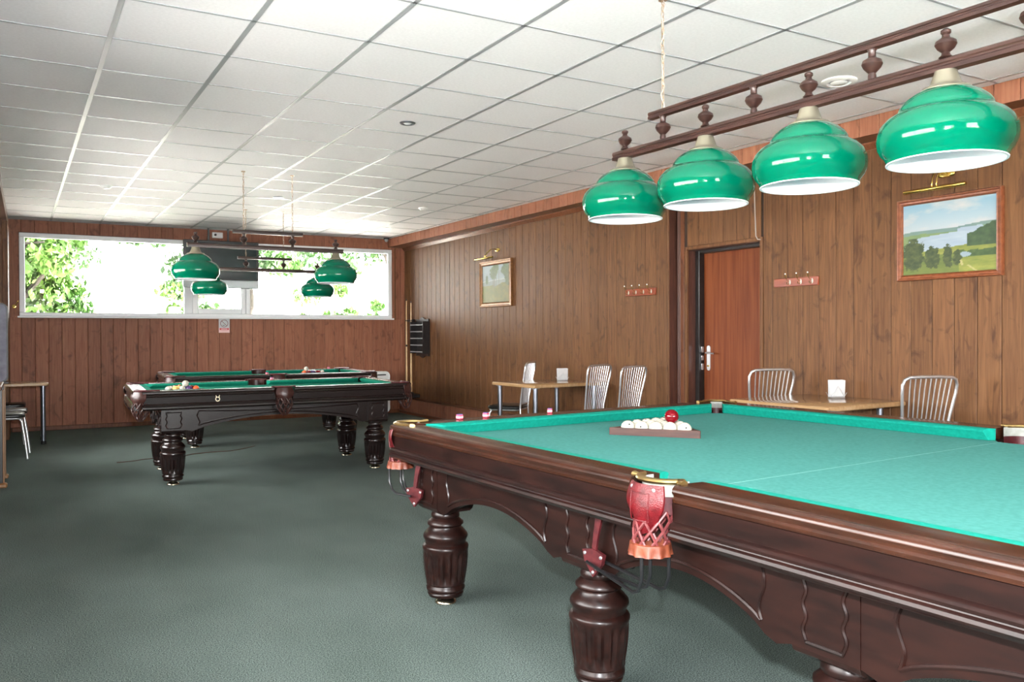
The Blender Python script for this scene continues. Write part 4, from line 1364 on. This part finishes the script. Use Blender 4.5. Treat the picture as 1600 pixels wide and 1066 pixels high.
st = thing('low_stool', 'backless chrome stool with black seat pushed under the narrow screen table', 'stool', (-.22, 11.28, 0), R(-90))
p = rrect(.18, .18, .09, 6)
k = lambda s: [(x * s, y * s) for x, y in p]
MB().sweep([[(x, y, .442) for x, y in k(.93)], [(x, y, .450) for x, y in k(1)], [(x, y, .466) for x, y in k(1.01)], [(x, y, .480) for x, y in k(.93)], [(x, y, .486) for x, y in k(.5)]]).build('seat', 'black_seat', st, angle=70)
MB().tube([(x * .86, y * .86, .434) for x, y in p], .009, 8, loop=True).build('seat_frame', 'chrome', st)
for sx in (-1, 1):
    for sy in (-1, 1):
        MB().tube([(sx * .165, sy * .165, .001), (sx * .14, sy * .14, .22), (sx * .12, sy * .12, .434)], .010, 10).build('leg', 'chrome', st)

def napkins(label, loc, rz):
    t = thing('napkin_holder', label, 'napkin holder', loc, rz)
    for i in range(7):
        y = (i - 3) * .005
        a = (i - 3) * .012
        o = MB().cbox(-.058, .058, -.0018, .0018, 0, .128, .0008).build('napkin', 'paper_white', t)
        o.location = (random.uniform(-.003, .003), y, .006)
        o.rotation_euler = (-a, random.uniform(-.03, .03), 0)
    for s in (-1, 1):
        MB().tube([(-.05, s * .028, .01), (0, s * .030, .088), (.05, s * .028, .01)], .002, 6).build('wire_side', 'chrome', t)
        MB().tube([(-.066, s * .03, .040), (-.05, s * .028, .010), (.05, s * .028, .010), (.066, s * .03, .040)], .002, 6).build('wire_side', 'chrome', t)
    MB().cbox(-.055, .055, -.03, .03, .0005, .006, .002).build('wire_base', 'chrome', t)
napkins('white paper napkins in a wire holder on the table beyond the door recess', (5.06, 7.38, .77), R(-20))
napkins('white paper napkins in a wire holder under the river landscape painting', (5.25, 3.99, .795), R(-25))

# ------------------------------------------------------------------ television, socket, sign, small wall things
tvx, tvz0, tvz1 = (1.905, 2.945), 1.965, 2.652
tv = thing('television', 'dark flat television with silver bottom strip hung before the window', 'television', bwp((tvx[0] + tvx[1]) / 2, tvz0, .24), BANG)
w = (tvx[1] - tvx[0]) / 2
MB().cbox(-w, w, -.03, .03, .12, tvz1 - tvz0, .008).build('bezel', 'black_plastic', tv)
MB().cbox(-w + .035, w - .035, -.0325, -.029, .14, tvz1 - tvz0 - .03, .001).build('screen', 'tv_screen', tv)
MB().cbox(-w, w, -.032, .03, 0, .12, .010).build('speaker_strip', 'tv_silver', tv)
MB().cbox(-.22, .22, .03, .10, .2, .5, .01).build('back_housing', 'black_plastic', tv)
for s in (-.17, .10):
    MB().cbox(s - .014, s + .014, .035, .048, .3, CEIL - tvz0 - .001, .003).build('hanger_strap', 'black_plastic', tv)
sk = thing('power_socket', 'white double socket box with a black plug above the television', 'socket', bwp(2.40, 2.715, .0125), BANG)
MB().cbox(-.075, .075, -.035, 0, 0, .085, .006).build('socket_box', 'white_plastic', sk)
MB().lathe([(.018, 0), (.018, .02), (.012, .032), (.001, .032)], 14).xf(Matrix.Translation((-.03, -.035, .045)) @ Matrix.Rotation(R(90), 4, 'X')).build('plug', 'black_plastic', sk)
sg = thing('no_smoking_sign', 'small white and red no smoking card under the window', 'sign', bwp(2.49, 1.318, .0128), BANG)
MB().cbox(-.077, .077, -.003, 0, 0, .205, .001).build('card', 'paper_white', sg)
ringp = [(.052 * math.cos(2 * math.pi * i / 32), -.0035, .138 + .052 * math.sin(2 * math.pi * i / 32)) for i in range(32)]
MB().tube(ringp, .0042, 6, loop=True).build('prohibition_ring', 'sign_dark', sg)
MB().tube([(-.035, -.0036, .175), (.037, -.0036, .101)], .0038, 6).build('prohibition_bar', 'sign_dark', sg)
MB().cbox(-.024, .008, -.004, -.003, .108, .115, .0004).xf(Matrix.Translation((0, 0, 0))).build('cigarette', 'black_plastic', sg)
MB().box(-.0765, .0765, -.0034, -.003, .001, .072).build('pale_field', 'sign_pale', sg, smooth=False)
MB().box(-.064, .064, -.0040, -.0034, .042, .068).build('red_band', 'sign_red', sg, smooth=False)
MB().box(-.044, .044, -.0043, -.0040, .050, .060).build('faint_caption', 'sign_pale', sg, smooth=False)
cc_ = thing('security_camera', 'small dark dome camera under the ceiling in the window corner', 'camera', bwp(4.96, CEIL - .002, .16))
MB().lathe([(.045, 0), (.045, -.016), (.036, -.02), (.001, -.02)][::-1], 20).build('base', 'black_plastic', cc_)
MB().lathe([(.001, -.065), (.018, -.060), (.030, -.045), (.034, -.022)], 20).build('dome', 'tv_silver', cc_)
bh = thing('brass_hook', 'curly brass hook on the panelling beside the window end', 'hook', bwp(-.165, 1.645, .0125), BANG)
MB().lathe([(.001, .008), (.022, .006), (.026, 0), (.001, 0)], 16).xf(Matrix.Translation((0, 0, .03)) @ Matrix.Rotation(R(90), 4, 'X')).build('rose', 'brass', bh)
MB().tube([(0, -.006, .03), (.005, -.04, .025), (.02, -.065, .04), (.035, -.06, .07), (.045, -.05, .09)], .007, 8).build('curl', 'brass', bh)
MB().lathe([(.001, -.012), (.011, -.004), (.011, .004), (.001, .012)], 12, c=(.046, -.05, .097)).build('knob', 'brass', bh)

# floor standing heater in the corner
ht = thing('heater', 'white rounded floor heater in the corner behind the pool tables', 'heater', (4.72, 12.17, 0), BANG)
pr_ = rrect(.23, .33, .075, 6)
MB().sweep([[(x, -.09, z + .37) for x, z in pr_], [(x * .98, -.10, z * .985 + .37) for x, z in pr_], [(x * .98, .09, z * .985 + .37) for x, z in pr_]]).build('casing', 'white_plastic', ht)
for i in range(7):
    MB().cbox(-.18, .18, -.106, -.099, .10 + i * .033, .112 + i * .033, .002).build('vent_slot', 'black_plastic', ht)
MB().cbox(-.12, .16, -.104, -.1005, .635, .652, .001).build('dark_label', 'black_plastic', ht)
for s in (-1, 1):
    MB().cbox(s * .16 - .03, s * .16 + .03, -.12, .12, .0005, .042, .006).build('foot', 'black_plastic', ht)

# ------------------------------------------------------------------ ceiling fittings
def downlight(x, y, lab):
    t = thing('downlight', lab, 'ceiling light', (x, y, CEIL + .002))
    MB().lathe([(.030, -.002), (.040, -.010), (.052, -.010), (.058, -.004), (.058, 0.0)], 26, cap=False).build('trim_ring', 'steel_leg', t)
    MB().lathe([(.001, -.012), (.02, -.011), (.031, -.004), (.031, -.001), (.001, -.001)], 20).build('lens', 'lamp_white', t)
def detector(x, y, lab, r_=.055, h=.035):
    t = thing('smoke_detector', lab, 'smoke detector', (x, y, CEIL + .002))
    MB().lathe([(r_ * 1.05, 0), (r_ * 1.05, -.010), (r_, -.013)][::-1], 26).build('base_plate', 'white_plastic', t)
    MB().lathe([(.001, -h), (r_ * .55, -h), (r_ * .7, -h + .006), (r_ * .9, -.014)], 26).build('sensor_cap', 'white_plastic', t)
downlight(2.40, 5.50, 'round chrome downlight in a ceiling tile between the pool and large tables')
downlight(2.43, 9.20, 'round chrome downlight in the ceiling above the pool table under the window')
detector(.70, 9.36, 'white smoke detector on the ceiling out beyond the window side of the pool tables')
detector(4.17, 9.09, 'white smoke detector on the ceiling near the pine forest painting')
t = thing('ceiling_vent', 'round white ceiling vent behind the long green lamp', 'vent', (4.30, 3.25, CEIL + .002))
MB().lathe([(.105, 0), (.105, -.008), (.092, -.016), (.072, -.016), (.066, -.006), (.066, -.001)], 30, cap=False).build('outer_ring', 'white_plastic', t)
MB().lathe([(.001, -.020), (.040, -.020), (.052, -.012), (.050, -.001), (.001, -.001)], 26).build('centre_disc', 'white_plastic', t)

# ------------------------------------------------------------------ things along the left side
sc_ = thing('flat_screen', 'grey backed flat screen with black rounded rim on the narrow table', 'screen', (-.495, 11.12, .727), R(0))
pr_ = rrect(.285, .465, .07, 6)
MB().sweep([[(x, -.020, z + .475) for x, z in pr_], [(x, .02, z + .475) for x, z in pr_]]).build('rim', 'black_plastic', sc_)
pr_ = rrect(.268, .448, .06, 6)
MB().sweep([[(x, -.0235, z + .475) for x, z in pr_], [(x, -.0195, z + .475) for x, z in pr_]]).build('grey_panel', 'grey_fabric', sc_)
for s in (-1, 1):
    MB().cbox(s * .26 - .03, s * .26 + .03, -.06, .06, .0005, .02, .004).build('foot', 'black_plastic', sc_)
hb_ = thing('high_table', 'brown panel-legged high table with a pale edge and splayed foot', 'table', (-.50, 8.28, 0), 0)
MB().cbox(-.30, .30, -.38, .45, .83, .865, .006).build('table_top', 'cabinet_brown', hb_)
for y in (-.22, .30):
    lgp = MB().cbox(-.24, .305, y - .02, y + .02, .04, .83, .004).build('leg_panel', 'black_wood', hb_)
    MB().cbox(.303, .316, y - .022, y + .022, .04, .83, .003).build('edge_strip', 'edge_wood', lgp)
    ft = MB().cbox(-.28, .335, y - .04, y + .04, .0005, .04, .01).build('foot', 'edge_wood', lgp)

# cable lying on the carpet
pts = [(0.75, 9.02, .004), (1.0, 9.10, .004), (1.25, 9.08, .004), (1.5, 9.22, .004), (1.9, 9.25, .004), (2.3, 9.6, .004)]
sm = []
for i in range(len(pts) - 1):
    for j in range(6):
        u = j / 6
        a, b = Vector(pts[i]), Vector(pts[i + 1])
        p = a.lerp(b, u)
        p.y += .03 * math.sin(math.pi * u) * (1 if i % 2 else -1)
        sm.append(tuple(p))
tag(MB().tube(sm, .004, 6).build('floor_cable', 'dark_trim'), 'thin dark cable lying on the carpet beside the pool tables', 'cable')

# ------------------------------------------------------------------ outdoors beyond the window
gr = MB().box(-25, 30, 13.2, 60, 0.4, 0.6)
gr.box(-25, -1.3, -25, 13.2, -0.2, 0.0)
gr.box(-1.3, 30, -25, -3.6, -0.2, 0.0)
gr = struct(gr.build('ground_outside', 'outdoor_ground', smooth=False))
def tree(name, label, x, y, h, rx, ry, rz_, n, m, trunk=True, z0=.6, leaf=.16):
    t = thing(name, label, 'tree' if trunk else 'bush', (x, y, z0), 0)
    V, F = [], []
    rnd = random.Random(int(x * 91 + y * 17))
    clumps = []
    for k in range(26):
        a, b, c = rnd.gauss(0, .45), rnd.gauss(0, .45), rnd.gauss(0, .45)
        clumps.append((a, b, c, rnd.uniform(.16, .34)))
    for i in range(n):
        cl = clumps[rnd.randrange(len(clumps))]
        d = Vector((rnd.gauss(0, 1), rnd.gauss(0, 1), rnd.gauss(0, 1))).normalized() * cl[3] * rnd.uniform(.5, 1)
        p = Vector(((cl[0] + d.x) * rx, (cl[1] + d.y) * ry, h + (cl[2] + d.z) * rz_))
        if p.z < .05:
            continue
        e = Euler((rnd.uniform(0, 6.3), rnd.uniform(0, 6.3), rnd.uniform(0, 6.3))).to_matrix()
        s = leaf * rnd.uniform(.6, 1.3)
        k = len(V)
        for q in ((-.5, 0, 0), (0, -.28, .04), (.5, 0, 0), (0, .28, .04)):
            V.append(tuple(p + e @ (Vector(q) * s)))
        F.append((k, k + 1, k + 2, k + 3))
    f = MB().add(V, F).build('foliage', m, t, smooth=False)
    f['kind'] = 'stuff'
    if trunk:
        mb_ = MB()
        mb_.tube([(0, 0, 0), (.1, .05, h * .4), (0, 0, h * .8), (.1, 0, h + rz_ * .4)], [.10, .08, .06, .02], 10)
        for k in range(6):
            a = k * 1.05
            mb_.tube([(0, 0, h * .6 + k * .1), (rx * .3 * math.cos(a), ry * .3 * math.sin(a), h + .1 * k), (rx * .6 * math.cos(a), ry * .6 * math.sin(a), h + rz_ * .25)], [.06, .04, .015], 6)
        mb_.build('trunk', 'bark', t)
    return t
tree('broadleaf_tree', 'green leafy tree outside the window end beside the pier', -.3, 15.8, 1.7, 1.7, 1.3, 2.0, 15000, 'leaf', leaf=.14)
for x_, y_, h_, lab in ((.4, 21.5, 3.75, 'overhanging tree outside standing farther back behind the leafy tree by the pier'), (2.75, 16.6, 3.4, 'overhanging tree outside behind the television and the window mullion'), (4.38, 19.4, 3.7, 'overhanging tree outside above the middle of the wide window pane'), (9.0, 22.0, 4.0, 'overhanging tree outside beyond the heater corner of the window')):
    tree('overhanging_tree', lab, x_, y_, h_, 2.4, 1.1, 1.35, 9000, 'leaf_dark', leaf=.15)
tree('garden_bush', 'sunlit bush outside the wide pane near the heater corner', 5.6, 16.6, .95, 1.0, .7, .8, 3500, 'leaf', trunk=False, leaf=.13)
tree('low_bush', 'low sunlit bush outside below the television', 2.6, 15.2, .8, 1.5, .5, .55, 2600, 'leaf', trunk=False, leaf=.12)
